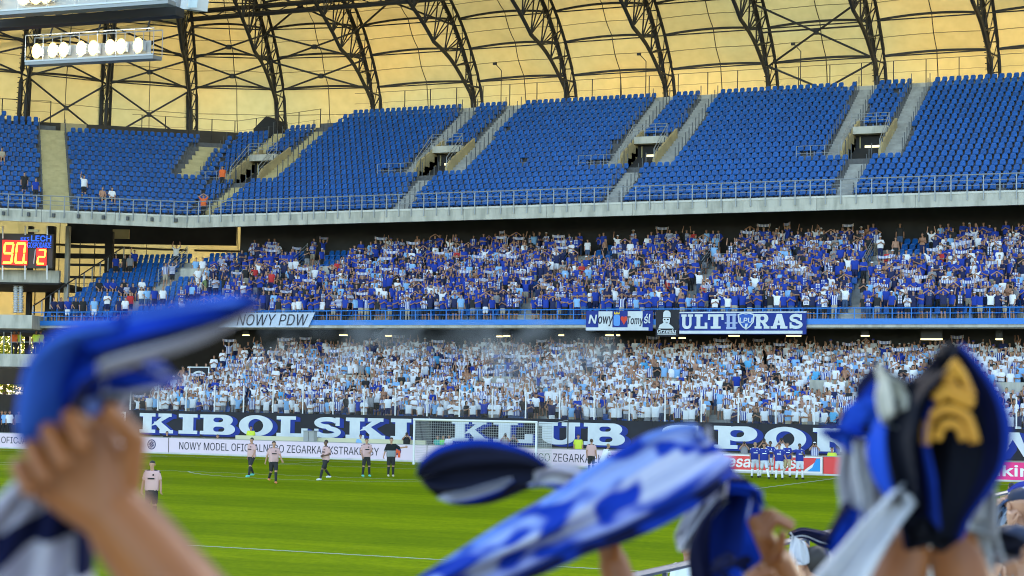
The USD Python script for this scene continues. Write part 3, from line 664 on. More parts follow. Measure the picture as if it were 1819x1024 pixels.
sb = thing('scoreboard', 'dark electronic scoreboard showing 90 and 2 in orange under the upper tier', 'scoreboard')
brown = M('dark_brown_panel', (0.045, 0.032, 0.028), 0.5, (0.03, 0.024, 0.022), 0.5)
part(sb, 'panel', pbox(-95, 416, 93.5, 474, 137.5, .35).get(), brown)
def flat(polys, x0, y0, x1, y1, D, dep=.03, bounds=None):
    """polygons drawn in a unit box, upright, spanning photograph corners at distance D"""
    a, b = pix(x0, y1, D), pix(x1, y0, D); w, h = (b - a) @ HZ, b[2] - a[2]; mb = MB()
    g = unary_union(polys); bx = bounds or g.bounds
    g = affinity.affine_transform(g, [w / (bx[2] - bx[0]), 0, 0, h / (bx[3] - bx[1]), -bx[0] * w / (bx[2] - bx[0]), -bx[1] * h / (bx[3] - bx[1])])
    for p in getattr(g, 'geoms', [g]):
        if p.area > 1e-6: mb.prism(p, a, HZ, ZV, -DP, dep)
    return mb.get()
SEG = {'a': (0.12, .90, .88, 1), 'b': (.80, .53, .97, .93), 'c': (.80, .07, .97, .47), 'd': (.12, 0, .88, .1), 'e': (.03, .07, .2, .47), 'f': (.03, .53, .2, .93), 'g': (.12, .45, .88, .55)}
def digit(segs): return [affinity.skew(sbox(*SEG[s]), xs=9, origin=(0, 0)) for s in segs]
led = M_emit('orange_led', (1.0, 0.42, 0.03), 1.5); led_red = M_emit('red_led_glow', (0.75, 0.02, 0.01), 0.25); led_blue = M_emit('blue_sign_light', (0.012, 0.08, 0.60), 0.5); led_off = M('unlit_segment', (0.55, 0.45, 0.42), 0.5)
nine, zero, two = digit('abcdfg'), digit('abcdef'), digit('abged')
part(sb, 'glowing_field', flat([sbox(0, 0, 1, 1)], 3, 427, 49, 471, 137.4, .03).copy() if False else flat([sbox(0, 0, 1, 1)], 3, 427, 49, 471, 137.4, .03), led_red)
part(sb, 'glowing_field', flat([sbox(0, 0, 1, 1)], 64, 441, 83, 472, 137.4, .03), led_red)
part(sb, 'digit_nine', flat(nine, 5, 431, 25, 469, 137.3), led); part(sb, 'digit_zero', flat(zero, 25.5, 431, 46, 469, 137.3), led)
part(sb, 'dot', flat([sbox(0, 0, 1, 1)], 43, 464.5, 47, 469, 137.3), led); part(sb, 'digit_two', flat(two, 65, 443, 82, 470, 137.3), led)
part(sb, 'unlit_segment', flat([affinity.skew(sbox(0, 0, .2, 2), xs=9)], 59, 443.5, 63.5, 469, 137.3), led_off)
def text_poly(t, bold=False):
    m = meshkit.text_mesh(t, 1.0, .01, bold)
    v = m.vertices; f = m.faces[np.abs(m.face_normals[:, 2] - 1) < .01]
    return unary_union([Polygon(v[q, :2]) for q in f]).buffer(0)
part(sb, 'lettering', flat([text_poly('KKS')], 37, 421.5, 52, 428.5, 137.3), led_blue)
part(sb, 'lettering', flat([text_poly('LECH', True)], 55, 419, 91, 429, 137.3), led_blue)
part(sb, 'lettering', flat([text_poly('GOSPODARZE')], 49, 431.5, 91, 440.5, 137.3), led_blue)
for x in (5, 45, 84):
    part(sb, 'hanger', MB().tube([pix(x, 402, 137.2), pix(x, 424 if x < 40 else 418, 137.2)], .055).get(), steel_white)
    part(sb, 'hanger', MB().tube([pix(x - .5, 472, 137.2), pix(x - .5, 497, 137.2)], .055).get(), steel_white)

# small warm lamps under the middle tier
STRIPS = ['below the white PDW banner', 'in the smoke left of the goal', 'small one left of the goal', 'above the middle of the goal', 'just right of the one above the goal', 'above the letter U', 'below the town banner', 'tiny one below the town banner', 'tiny one below the portrait banner', 'below the letter U of ULTRAS', 'below the shield banner', 'below the right end of ULTRAS', 'above the tall white scarf', 'longest, above the gold emblem scarf', 'nearest the right edge']
lampw = M_emit('warm_strip_light', (1.0, 0.80, 0.35), 0.6)
for i, (x, y, w) in enumerate(((437, 596, 10), (610, 596, 13), (690, 597, 9), (887, 598, 9), (900, 597, 10), (997, 596, 8), (1083, 596, 13), (1098, 596, 5), (1196, 601, 6), (1212, 601, 11), (1304, 597, 18), (1410, 597, 25), (1537, 597, 14), (1655, 603, 38), (1775, 603, 12))):
    p0, p1 = pixY(x - w / 2, y, 17.6), pixY(x + w / 2, y, 17.6)
    g = thing('strip_light', 'warm strip light under the middle tier, ' + STRIPS[i], 'lamp', 'strip lights under the middle tier')
    part(g, 'tube', MB().box((p0[0], 17.5, p0[2] - .045), (p1[0], 17.7, p0[2] + .045)).get(), lampw)
    part(g, 'bracket', MB().box((p0[0], 17.55, p0[2] + .062), (p1[0], 17.65, 8.9)).get(), steel_black)

# sunlit greenery seen through the open corner
def leafy(name, label, c, size, n, seed, mat):
    r = np.random.default_rng(seed); g = thing(name, label, 'tree', 'trees outside the open corner')
    cc = r.normal(0, 1, (26, 3)); cc = cc / np.linalg.norm(cc, axis=1, keepdims=True) * r.uniform(.3, 1, (26, 1)) * np.array(size)
    k = r.integers(0, 26, n); p = np.asarray(c) + cc[k] + r.normal(0, .22, (n, 3)) * np.array(size) * .9
    a = r.normal(0, 1, (n, 3)); a /= np.linalg.norm(a, axis=1, keepdims=True); b = np.cross(a, r.normal(0, 1, (n, 3))); b /= np.linalg.norm(b, axis=1, keepdims=True)
    s = r.uniform(.10, .22, (n, 1)); v = np.stack([p - a * s, p + b * s * .5, p + a * s, p - b * s * .5], 1).reshape(-1, 3)
    i4 = np.arange(n)[:, None] * 4
    part(g, 'crown', (v, np.hstack([i4, i4 + 1, i4 + 2, i4 + 3])), mat)
    part(g, 'trunk', MB().tube([(c[0], c[1], -.05), (c[0] + .1, c[1], c[2] * .5), (c[0], c[1], c[2])], [.25, .2, .1], 7).get(), M('bark', (.10, .07, .05), .9))
leafm = usdkit.material(stage, '/World/Looks/leaves', {'d': ('diffuse_bsdf', {'color': (.10, .14, .02)}), 't': ('translucent_bsdf', {'color': (.30, .34, .03)}), 'm': ('mix_closure', {'fac': .5})}, [('d.BSDF', 'm.closure1'), ('t.BSDF', 'm.closure2')], surface='m.closure')
for i, (x, D, lb) in enumerate(((8, 168, 'sunlit yellow-green tree seen through the left corner, at the frame edge'), (58, 172, 'sunlit tree seen through the corner between two dark columns'), (110, 178, 'sunlit tree partly hidden by the blurred blue scarf'))):
    q = pix(x, 640, D); leafy('tree', lb, (q[0], q[1], q[2]), (4.0, 4.0, 4.2), 5200, 11 + i, leafm)

# ------------------------------------------------------------------ lettering
def _ell(cx, cy, rx, ry): return affinity.scale(Point(0, 0).buffer(1, 24), rx, ry).buffer(0) if False else affinity.translate(affinity.scale(Point(0, 0).buffer(1, 24), rx, ry, origin=(0, 0)), cx, cy)
def rrect(x0, y0, x1, y1, rx, ry):
    return unary_union([sbox(x0 + rx, y0, x1 - rx, y1), sbox(x0, y0 + ry, x1, y1 - ry)] + [_ell(x, y, rx, ry) for x in (x0 + rx, x1 - rx) for y in (y0 + ry, y1 - ry)])
def thick(pts, w):
    return LineString(pts).buffer(w, cap_style=2, join_style=2)
SR = .17
def glyph(ch):
    b = sbox
    if ch == 'I': return unary_union([b(.22, 0, .78, 1), b(0, 0, 1, SR), b(0, 1 - SR, 1, 1)])
    if ch == 'K': return unary_union([b(.10, 0, .36, 1), b(0, 0, .47, SR), b(0, 1 - SR, .47, 1), Polygon([(.34, .36), (.66, 1 - SR), (.88, 1 - SR), (.5, .42)]), b(.56, 1 - SR, .95, 1), Polygon([(.42, .56), (.60, .62), (.92, SR), (.62, SR)]), b(.60, 0, 1, SR)])
    if ch == 'B':
        o = unary_union([b(.10, 0, .6, 1), b(0, 0, .4, SR), b(0, 1 - SR, .4, 1), rrect(.3, .46, .93, 1, .24, .26), rrect(.3, 0, 1, .55, .25, .27)])
        return o.difference(rrect(.38, .62, .66, .85, .1, .11)).difference(rrect(.38, .15, .70, .40, .1, .12))
    if ch == 'P':
        o = unary_union([b(.10, 0, .38, 1), b(0, 0, .55, SR), b(0, 1 - SR, .4, 1), rrect(.25, .34, 1, 1, .28, .32)])
        return o.difference(rrect(.38, .52, .70, .83, .12, .15))
    if ch == 'R':
        o = unary_union([b(.10, 0, .38, 1), b(0, 0, .48, SR), b(0, 1 - SR, .4, 1), rrect(.25, .40, .92, 1, .26, .3), Polygon([(.45, .45), (.68, .45), (.90, SR), (.62, SR)]), b(.62, 0, 1, SR)])
        return o.difference(rrect(.38, .57, .66, .84, .11, .13))
    if ch == 'O': return _ell(.5, .5, .5, .52).intersection(b(0, -.02, 1, 1.02)).difference(_ell(.5, .5, .22, .33))
    if ch == 'L': return unary_union([b(.14, 0, .44, 1), b(0, 1 - SR, .62, 1), b(0, 0, 1, SR), b(.80, 0, 1, .42)])
    if ch == 'U':
        o = unary_union([b(.08, .4, .36, 1), b(.68, .4, .88, 1), b(0, 1 - SR, .46, 1), b(.56, 1 - SR, 1, 1), rrect(.08, -.02, .88, .7, .36, .34).difference(rrect(.36, .18, .68, .95, .15, .15)).intersection(b(0, -.02, 1, .6))])
        return o
    if ch == 'S':
        t = np.radians(np.linspace(15, 270, 20)); top = np.c_[.5 + .34 * np.cos(t), .72 + .18 * np.sin(t)]
        t = np.radians(np.linspace(90, -165, 20)); bot = np.c_[.5 + .36 * np.cos(t), .27 + .18 * np.sin(t)]
        s = LineString(np.vstack([top, bot[1:]])).buffer(.105, cap_style=2)
        return unary_union([s, b(.78, .58, .92, .98), b(.06, .02, .2, .42)])
    if ch == 'T': return unary_union([b(.34, 0, .66, 1), b(0, 1 - SR, 1, 1), b(.18, 0, .82, SR), b(0, .6, .14, 1), b(.86, .6, 1, 1)])
    if ch == 'W': return unary_union([Polygon([(.08, 1), (.30, 1), (.42, .35), (.30, 0), (.22, 0)]), Polygon([(.40, 1), (.60, 1), (.78, 0), (.68, 0)]), Polygon([(.30, 0), (.22, 0), (.42, 1), (.56, 1)]), Polygon([(.68, 0), (.78, 0), (.95, 1), (.82, 1)]), b(0, 1 - SR, .36, 1), b(.74, 1 - SR, 1, 1)])
    if ch == 'M_': return None
    if ch == 'A': return unary_union([Polygon([(.08, 0), (.30, 0), (.52, .72), (.60, 1), (.36, 1)]), Polygon([(.62, 0), (.92, 0), (.66, 1), (.40, 1)]), b(.26, .24, .74, .40), b(0, 0, .38, SR), b(.56, 0, 1, SR)])
    if ch == 'Y': return unary_union([b(.36, 0, .64, .5), Polygon([(.1, 1), (.36, 1), (.5, .6), (.64, 1), (.9, 1), (.64, .42), (.36, .42)]), b(.2, 0, .8, SR), b(0, 1 - SR, .45, 1), b(.6, 1 - SR, 1, 1)])
def onwall(poly, X0, X1, Z0_, Z1, Y, dep, bounds=(0, 0, 1, 1)):
    """unit-box polygon on an upright plane facing -y"""
    bx = bounds; sx, sz = (X1 - X0) / (bx[2] - bx[0]), (Z1 - Z0_) / (bx[3] - bx[1])
    g = affinity.affine_transform(poly, [sx, 0, 0, sz, X0 - bx[0] * sx, Z0_ - bx[1] * sz]); mb = MB()
    for p in getattr(g, 'geoms', [g]):
        if p.geom_type == 'Polygon' and p.area > 1e-5: mb.prism(p, (0, Y, 0), (1, 0, 0), (0, 0, 1), (0, -1, 0), dep)
    return mb.get()

cloth_black = M('black_banner_cloth', (0.010, 0.010, 0.014), 0.8, (0.016, 0.016, 0.022), 0.8, bump=.3, bscale=3)
cloth_white = M('white_banner_cloth', (0.66, 0.70, 0.70), 0.85, (0.58, 0.62, 0.63), 1.2)
cloth_blue = M('blue_banner_cloth', (0.012, 0.035, 0.26), 0.8, (0.009, 0.026, 0.20), 1.2)
ban = thing('lettered_banner', 'long black banner with white and blue letters below the lower tier', 'banner')
xsb = [LX0 + .4 + 6.1 * i for i in range(12)] + [XR_END]
for a, b in zip(xsb[:-1], xsb[1:]): part(ban, 'cloth_panel', MB().box((a + .004, 6.46, .98), (b - .004, 6.49, 2.60)).get(), cloth_black)
for ch, x0, x1 in (('K', 247.5, 307), ('I', 317, 350), ('B', 355, 417), ('O', 424, 484), ('L', 491, 546), ('S', 555, 607), ('K', 614, 684), ('I', 694, 730),
                   ('K', 802, 867), ('L', 876, 946), ('U', 957, 1030), ('B', 1037, 1110), ('S', 1172, 1246), ('P', 1268, 1345), ('O', 1358, 1432), ('R', 1444, 1522), ('T', 1531, 1600), ('O', 1610, 1690), ('W', 1752, 1850), ('Y', 1860, 1940)):
    X0_, X1_ = pixY(x0, 765, 6.42)[0], pixY(x1, 768, 6.42)[0]
    g = glyph(ch); sh = unary_union([affinity.translate(g, .03 + .10 * q, -.02 - .055 * q) for q in np.linspace(0, 1, 5)])
    za, zb = 1.17, 2.42
    part(ban, 'letter_shadow', onwall(sh.buffer(.012), X0_, X1_, za, zb, 6.455, .008), cloth_blue)
    part(ban, 'letter', onwall(g, X0_, X1_, za, zb, 6.444, .02), cloth_white)

# ------------------------------------------------------------------ advertising boards
def led_panel(name, col, e): 
    if name not in _mats:
        _mats[name] = usdkit.material(stage, f'/World/Looks/{name}', {'p': ('principled_bsdf', {'base_color': col, 'roughness': .5, 'emission_color': col, 'emission_strength': e})}, [], surface='p.BSDF')
    return _mats[name]
BY, BZ0, BZ1 = 3.22, 0.10, 0.98
lilac = led_panel('lilac_board', (0.62, 0.52, 0.62), .05); ink = M('dark_ink', (0.02, 0.02, 0.035), .6)
red_b = led_panel('red_board', (0.60, 0.05, 0.05), .07); mag_b = led_panel('magenta_board', (0.62, 0.02, 0.18), .08); whiteb = led_panel('white_board', (0.70, 0.70, 0.70), .05); skyb = led_panel('light_blue_board', (0.02, 0.25, 0.62), .06)
def bx_(x): return pixY(x, 805, BY)[0]
def board(x0, x1, label, mat, frame=None):
    a, b = bx_(x0), bx_(x1); g = thing('advertising_board', label, 'board', 'advertising boards along the goal line')
    part(g, 'panel', MB().box((a + .012, BY, BZ0), (b - .012, BY + .14, BZ1)).get(), mat)
    part(g, 'foot_strip', MB().box((a + .012, BY - .03, .015), (b - .012, BY + .1, BZ0 - .003)).get(), par_cap)
    part(g, 'top_edge', MB().box((a + .012, BY - .012, BZ1 + .002), (b - .012, BY + .15, BZ1 + .035)).get(), steel_grey)
    part(g, 'joint', MB().box((b - .03, BY - .014, BZ0 + .005), (b + .008, BY - .004, BZ1 - .004)).get(), steel_black)
    return g
TXT = 'NOWY MODEL OFICJALNEGO ZEGARKA EKSTRAKLASY'
TP = text_poly(TXT)
def btext(g, poly, x0, x1, z0, z1, mat):
    part(g, 'lettering', onwall(poly, bx_(x0), bx_(x1), z0, z1, BY - .003, .006, poly.bounds), mat)
def watch_logo(g, x):
    c = bx_(x); R = .31; zc = .55
    parts_ = [Point(0, 0).buffer(1, 32).difference(Point(0, 0).buffer(.80, 32)), Point(0, 0).buffer(.12, 12)]
    for k in range(12): a = math.radians(30 * k); parts_.append(thick([(.2 * math.cos(a), .2 * math.sin(a)), (.72 * math.cos(a + .12), .72 * math.sin(a + .12))], .075))
    p = unary_union(parts_)
    part(g, 'round_logo', onwall(p, c - R, c + R, zc - R, zc + R, BY - .003, .006, (-1, -1, 1, 1)), M('navy_ink', (.02, .03, .12), .6))
def ball_logo(g, x):
    c = bx_(x)
    part(g, 'ball_logo', onwall(Point(0, .25).buffer(.75, 24).difference(Point(-.1, .2).buffer(.35, 16)), c - .32, c + .32, .2, .86, BY - .003, .006, (-1, -1, 1, 1)), M('navy_ink', (.02, .03, .12), .6))
    part(g, 'ball_logo_red', onwall(unary_union([sbox(-.75, -.9, -.2, .35), sbox(.1, -.9, .6, .3), Point(-.1, .2).buffer(.34, 16)]), c - .32, c + .32, .2, .86, BY - .010, .006, (-1, -1, 1, 1)), M('orange_red_ink', (.72, .09, .02), .6))
g = board(-150, 299.5, 'lilac advertising board with a round clock logo, leftmost behind the hand', lilac); btext(g, TP, -85, 246, .34, .76, ink); watch_logo(g, 269)
g = board(299.5, 759, 'lilac advertising board with its full text, left of the goal', lilac); btext(g, TP, 318, 673, .30, .76, ink); ball_logo(g, 706)
g = board(759, 1284, 'lilac advertising board standing directly behind the goal', lilac); btext(g, TP, 777, 1158, .28, .74, ink)
g = board(1284, 1462.5, 'red advertising board with white frame and light blue triangle', whiteb)
part(g, 'red_field', MB().box((bx_(1284), BY - .006, .18), (bx_(1458), BY - .003, .90)).get(), red_b)
esa = affinity.skew(text_poly('esa', True), xs=10, origin=(0, 0))
for a, b in ((1293, 1334), (1388, 1428)): part(g, 'lettering', onwall(esa, bx_(a), bx_(b), .30, .76, BY - .009, .006, esa.bounds), whiteb)
part(g, 'triangle_edge', onwall(Polygon([(0, 0), (.08, .14), (1, 1), (1, 0)]), bx_(1428), bx_(1458), .18, .90, BY - .009, .006), whiteb)
part(g, 'triangle', onwall(Polygon([(0, 0), (.4, .3), (.72, 1), (1, 1), (1, 0)]), bx_(1434), bx_(1457), .20, .88, BY - .017, .006), skyb)
g = board(1462.5, 1690, 'plain red advertising board partly hidden by the big dark scarf', red_b)
g = board(1690, 2060, 'magenta advertising board at the right edge of the picture', mag_b); mk_ = text_poly('multikino', True); btext(g, mk_, 1692, 1856, .26, .84, whiteb)
low = single('low_wall', MB().box((bx_(395), 4.6, 0.013), (bx_(735), 4.75, 1.22)).get(), M('pale_yellow_wall', (.62, .60, .38), .7), 'low pale yellow wall edge above the board left of the goal', 'wall')
g = thing('utility_box', 'grey metal box standing behind the board below the letter L', 'box'); q = pixY(551, 780, 4.3)[0]
part(g, 'body', MB().box((q - .36, 4.1, .013), (q + .36, 4.5, 1.58)).get(), M('grey_box_paint', (.33, .34, .32), .6)); part(g, 'door_line', MB().box((q - .01, 4.09, 1.0), (q + .01, 4.098, 1.56)).get(), steel_black); part(g, 'lid', MB().box((q - .39, 4.07, 1.582), (q + .39, 4.53, 1.62)).get(), steel_grey)
g = thing('number_sign', 'small white sign with the number 22 beside the banner end', 'sign'); a, b = pixY(206, 749, 6.3), pixY(223, 732, 6.3)
part(g, 'plate', MB().box((a[0], 6.3, a[2]), (b[0], 6.34, b[2])).get(), white_paint); part(g, 'yellow_edge', MB().box((a[0] - .12, 6.3, a[2]), (a[0] - .004, 6.34, b[2] - .2)).get(), M('yellow_paint', (.6, .5, .08), .6))
t22 = text_poly('22', True); part(g, 'lettering', onwall(t22, a[0] + .1, b[0] - .08, a[2] + .12, b[2] - .12, 6.297, .006, t22.bounds), ink)
part(g, 'post', MB().box(((a[0] + b[0]) / 2 - .03, 6.35, .013), ((a[0] + b[0]) / 2 + .03, 6.4, b[2])).get(), steel_grey)

# ------------------------------------------------------------------ goal
goal = thing('goal', 'white football goal with net in front of the lilac board', 'goal')
for x in (-3.72, 3.72): part(goal, 'post', MB().tube([(x, 0, 0), (x, 0, 2.44)], .06, 12).get(), white_paint, smooth=40)
part(goal, 'crossbar', MB().tube([(-3.78, 0, 2.50), (3.78, 0, 2.50)], .06, 12).get(), white_paint, smooth=40)
net_mat = M('net_cord', (.55, .56, .55), .8)
nt = MB()
def cord(a, b): nt.tube([a, b], .0075, 3)
DEP = 2.1
for x in np.arange(-3.72, 3.73, .135): cord((x, DEP, .02), (x, DEP, 2.42)); cord((x, 0.05, 2.44), (x, DEP, 2.42))
for z in np.arange(.1, 2.45, .135): cord((-3.72, DEP, z), (3.72, DEP, z)); cord((-3.72, .05, z), (-3.72, DEP, z)); cord((3.72, .05, z), (3.72, DEP, z))
for y in np.arange(.15, DEP, .135):
    cord((-3.72, y, 2.43), (3.72, y, 2.43))
    for x in (-3.72, 3.72): cord((x, y, .02), (x, y, 2.43))
part(goal, 'net', nt.get(), net_mat)
for px_, py_, lb in ((1008, 829, 'thin black net pole right of the goal'), (760.5, 822, 'thin black net pole behind the left goal post')):
    b = pixG(px_, py_); g = thing('net_pole', lb, 'pole'); part(g, 'pole', MB().tube([b, b + [0, 0, 2.62]], .035, 6).get(), steel_black); part(g, 'foot', MB().tube([b, b + [0, 0, .06]], .12, 8).get(), steel_black)
    part(g, 'cord', MB().tube([b + [0, 0, 2.58], (3.72 if px_ > 900 else -3.72, DEP, 2.42)], .012, 4).get(), net_mat)

# ------------------------------------------------------------------ banners on the blue railing
def hang(name, label, x0, x1, y0, y1, mat, wave=.05, skew=(0, 0)):
    """cloth hung in front of the middle railing between photograph columns x0..x1; returns thing, drawing function"""
    g = thing(name, label, 'banner'); Y = 15.60
    a, b = pixY(x0, y1, Y), pixY(x1, y0, Y)
    u, v = np.linspace(0, 1, 40), np.linspace(0, 1, 6)
    fz = lambda uu, vv: Y - .02 + wave * np.sin(uu * (b[0] - a[0]) * 2.1) * (1 - vv) * .8
    P = np.array([[(a[0] + (b[0] - a[0]) * s + (skew[0] * (1 - s) + skew[1] * s) * (1 - w), fz(s, w), a[2] + (b[2] - a[2]) * w) for w in v] for s in u])
    front = MB().grid(P); P2 = P + [0, .015, 0]; back = MB().grid(P2[::-1])
    v_, f_ = front.get(); v2, f2 = back.get()
    part(g, 'cloth', (np.vstack([v_, v2]), np.vstack([f_, f2 + len(v_)])), mat, smooth=False)
    def draw(nm, poly, s0, s1, w0, w1, m, off=.012, bounds=None):
        part(g, nm, onwall(poly, a[0] + (b[0] - a[0]) * s0, a[0] + (b[0] - a[0]) * s1, a[2] + (b[2] - a[2]) * w0, a[2] + (b[2] - a[2]) * w1, Y - wave - off, .006, bounds or poly.bounds), m)
    return g, draw
pw = M('pale_banner_cloth', (0.55, 0.62, 0.72), .85, (0.48, 0.55, 0.66), 1.0)
g, dw = hang('cloth_banner', 'white banner with black hand-drawn letters ending in PDW on the blue railing', 252, 560, 555.5, 582, pw, .03, (-.7, -.5))
hw = affinity.skew(text_poly('NOWY PDW'), xs=14, origin=(0, 0)); dw('lettering', hw, .56, .965, .12, .90, ink)
dw('round_emblem', unary_union([Point(0, 0).buffer(1, 24).difference(Point(0, 0).buffer(.85, 24)), Point(0, 0).buffer(.65, 20).difference(Point(0, 0).buffer(.5, 20)), thick([(-.3, -.2), (0, .3), (.3, -.2)], .09)]), .015, .105, .1, .93, M('faded_blue_ink', (.12, .28, .62), .8))
g, dw = hang('cloth_banner', 'blue and white banner with a town name, crest and red heart', 1041, 1160, 552, 588, cloth_blue, .03)
dw('white_stripe', sbox(0, 0, 1, 1), 0, .94, .02, .17, cloth_white, .010); dw('white_block', sbox(0, 0, 1, 1), .19, .40, .17, .97, cloth_white, .010); dw('white_block', sbox(0, 0, 1, 1), .63, .85, .17, .97, cloth_white, .010)
tx = affinity.skew(text_poly('N', True), xs=8, origin=(0, 0)); dw('lettering', tx, .04, .17, .36, .80, cloth_white, .017)
for t_, a_, b_ in (('owy', .185, .41), ('Tomy', .62, .86)): p_ = affinity.skew(text_poly(t_, True), xs=8, origin=(0, 0)); dw('lettering', p_, a_, b_, .22 if 'y' in t_ else .3, .72, ink, .017)
p_ = affinity.skew(text_poly('śl', True), xs=8, origin=(0, 0)); dw('lettering', p_, .87, .965, .36, .84, cloth_white, .017)
dw('crest', rrect(0, 0, 1, 1, .3, .2), .42, .515, .24, .80, M('crest_blue', (.10, .30, .70), .7), .017); dw('crest_crown', Polygon([(0, 0), (1, 0), (1, 1), (.75, .4), (.5, 1), (.25, .4), (0, 1)]), .425, .51, .82, .96, M('crest_gold', (.70, .48, .04), .6), .017)
heart = unary_union([Point(-.5, .4).buffer(.5, 12), Point(.5, .4).buffer(.5, 12), Polygon([(-.96, .22), (.96, .22), (0, -1)])]); dw('red_heart', heart, .525, .625, .30, .72, M('heart_red', (.62, .05, .02), .7), .017)
g, dw = hang('portrait_banner', 'small black banner with a white drawn portrait of a capped figure', 1165, 1206, 551, 598, cloth_black, .03)
face = unary_union([_ell(.50, .62, .20, .23), Polygon([(.30, .70), (.74, .70), (.72, .90), (.6, .98), (.42, .98), (.32, .90)]), Polygon([(.05, .28), (.12, .42), (.34, .50), (.66, .46), (.84, .36), (.92, .28)])])
face = unary_union([face.difference(sbox(.28, .69, .78, .715)).difference(_ell(.58, .63, .06, .025)).difference(_ell(.40, .63, .05, .02)).difference(_ell(.52, .50, .07, .015))])
dw('portrait', face, .08, .86, .30, .98, cloth_white, .012, (0, .28, 1, .98)); p_ = affinity.skew(text_poly('Grzesiu', True), xs=10, origin=(0, 0)); dw('lettering', p_, .06, .90, .12, .28, cloth_white); dw('underline', sbox(0, 0, 1, 1), .08, .9, .07, .105, cloth_white)
g, dw = hang('ultras_banner', 'large blue banner with big white letters ULTRAS and a shield', 1207, 1433, 553, 594, cloth_blue, .03)
dw('white_border', sbox(0, 0, 1, 1), 0, 1, .93, .985, cloth_white, .010); dw('white_border', sbox(0, 0, 1, 1), 0, .97, .02, .15, cloth_white, .010)
for ch, s0, s1 in (('U', .015, .11), ('L', .125, .225), ('T', .23, .355), ('R', .60, .715), ('A', .725, .855), ('S', .865, .975)): dw('letter', glyph(ch), s0, s1, .24, .88, cloth_white, .014, (0, 0, 1, 1))
dw('pillar_emblem', unary_union([sbox(.1, 0, .9, .14), sbox(.1, .86, .9, 1), sbox(.15, .1, .4, .9), sbox(.6, .1, .85, .9), sbox(0, .35, 1, .45)]), .365, .465, .22, .90, M('pale_blue_ink', (.35, .42, .62), .8), .014)
shield = Polygon([(0, .92), (.25, 1), (.5, .96), (.75, 1), (1, .92), (.95, .45), (.72, .15), (.5, 0), (.28, .15), (.05, .45)])
dw('shield', shield, .465, .60, .20, .93, cloth_white, .014); dw('shield_field', shield, .478, .587, .25, .89, M('shield_blue', (.03, .10, .42), .8), .021); p_ = affinity.skew(text_poly('LPU', True), xs=6, origin=(0, 0)); dw('lettering', p_, .482, .583, .50, .72, cloth_white, .028); dw('shield_bar', Polygon([(.2, 1), (.6, 1), (.4, 0), (.1, 0)]), .522, .548, .27, .46, cloth_white, .028)

# ------------------------------------------------------------------ people
Vn = lambda *a: np.array(a, float)
def ball(c, r, seg=8):
    r = np.broadcast_to(np.asarray(r, float), 3)
    return Manifold.sphere(1.0, seg).scale([float(x) for x in r]).translate([float(x) for x in c])
def bone(p, q, rp, rq, seg=8): return Manifold.batch_hull([ball(p, rp, seg), ball(q, rq, seg)])
def union(L): return Manifold.batch_boolean(L, m3.OpType.Add)
def to_tm(m, smooth_it=0, refine=None):
    if refine: m = m.refine_to_length(refine)
    a = m.to_mesh(); t = trimesh.Trimesh(a.vert_properties[:, :3], a.tri_verts, process=True)
    if smooth_it: trimesh.smoothing.filter_taubin(t, iterations=smooth_it)
    return t
POSES = {   # right (+x) and left elbow/hand; the figure faces -y
    'stand': [(.24, .02, 1.14), (.25, -.07, .90), (-.24, .02, 1.14), (-.25, -.07, .90)],
    'clap': [(.26, -.05, 1.16), (.035, -.30, 1.28), (-.26, -.05, 1.16), (-.035, -.30, 1.28)],
    'raise': [(.32, -.04, 1.60), (.26, -.08, 1.90), (-.32, -.04, 1.60), (-.26, -.08, 1.90)],
    'wave': [(.24, .02, 1.14), (.22, -.12, .92), (-.30, -.06, 1.58), (-.26, -.12, 1.88)],
    'crossed': [(.25, -.06, 1.15), (-.10, -.19, 1.20), (-.25, -.06, 1.15), (.10, -.21, 1.17)],
    'hold': [(.36, -.02, 1.56), (.40, -.06, 1.86), (-.36, -.02, 1.56), (-.40, -.06, 1.86)],
    'head': [(.34, -.06, 1.62), (.09, -.02, 1.78), (-.34, -.06, 1.62), (-.09, -.02, 1.78)],
    'hips': [(.34, .06, 1.17), (.17, -.08, 1.02), (-.34, .06, 1.17), (-.17, -.08, 1.02)],
    'lean': [(.25, -.12, 1.17), (.2, -.36, 1.02), (-.25, -.12, 1.17), (-.2, -.36, 1.02)],
}
LEGS = [(.10, -.01, .50), (.11, .03, .09), (-.10, -.01, .50), (-.11, .03, .09)]
def hand(w, d, side, seg=6, grip=.6, armk=1.0, flip=1, sc=1.0, fine=True, back=None):
    """palm, four unequal fingers with a knuckle bend and a thumb; w: wrist, d: forearm direction, side: +1 right"""
    d = d / np.linalg.norm(d); n = np.cross(d, Vn(0, 0, 1) if abs(d[2]) < .8 else Vn(0, -1, 0)) if back is None else np.asarray(back, float); n = n - d * (n @ d); n /= np.linalg.norm(n); s = np.cross(n, d) * side
    L = [Manifold.batch_hull([ball(w, .026 * sc, seg), ball(w + d * .075 * sc + s * .032 * sc, .018 * sc, seg), ball(w + d * .082 * sc - s * .034 * sc, .017 * sc, seg)])]
    for k, (o, ln_) in enumerate(((.032, .068), (.011, .078), (-.011, .072), (-.032, .056))):
        a = w + d * .08 * sc + s * o * sc; b = a + (d * math.cos(grip) - n * math.sin(grip)) * ln_ * .52 * sc; c = b + (d * math.cos(grip * 2.2) - n * math.sin(grip * 2.2)) * ln_ * .5 * sc
        L += [bone(a, b, .0095 * sc, .009 * sc, seg), bone(b, c, .009 * sc, .0075 * sc, seg)]
    a = w + d * .022 * sc + s * .025 * sc; b = a + (s * .75 + d * .55 - n * .25) * .045 * sc; c = b + (d * .8 - n * .5 + s * .1) * .035 * sc
    return L + [bone(a, b, .013 * sc, .011 * sc, seg), bone(b, c, .011 * sc, .009 * sc, seg)]
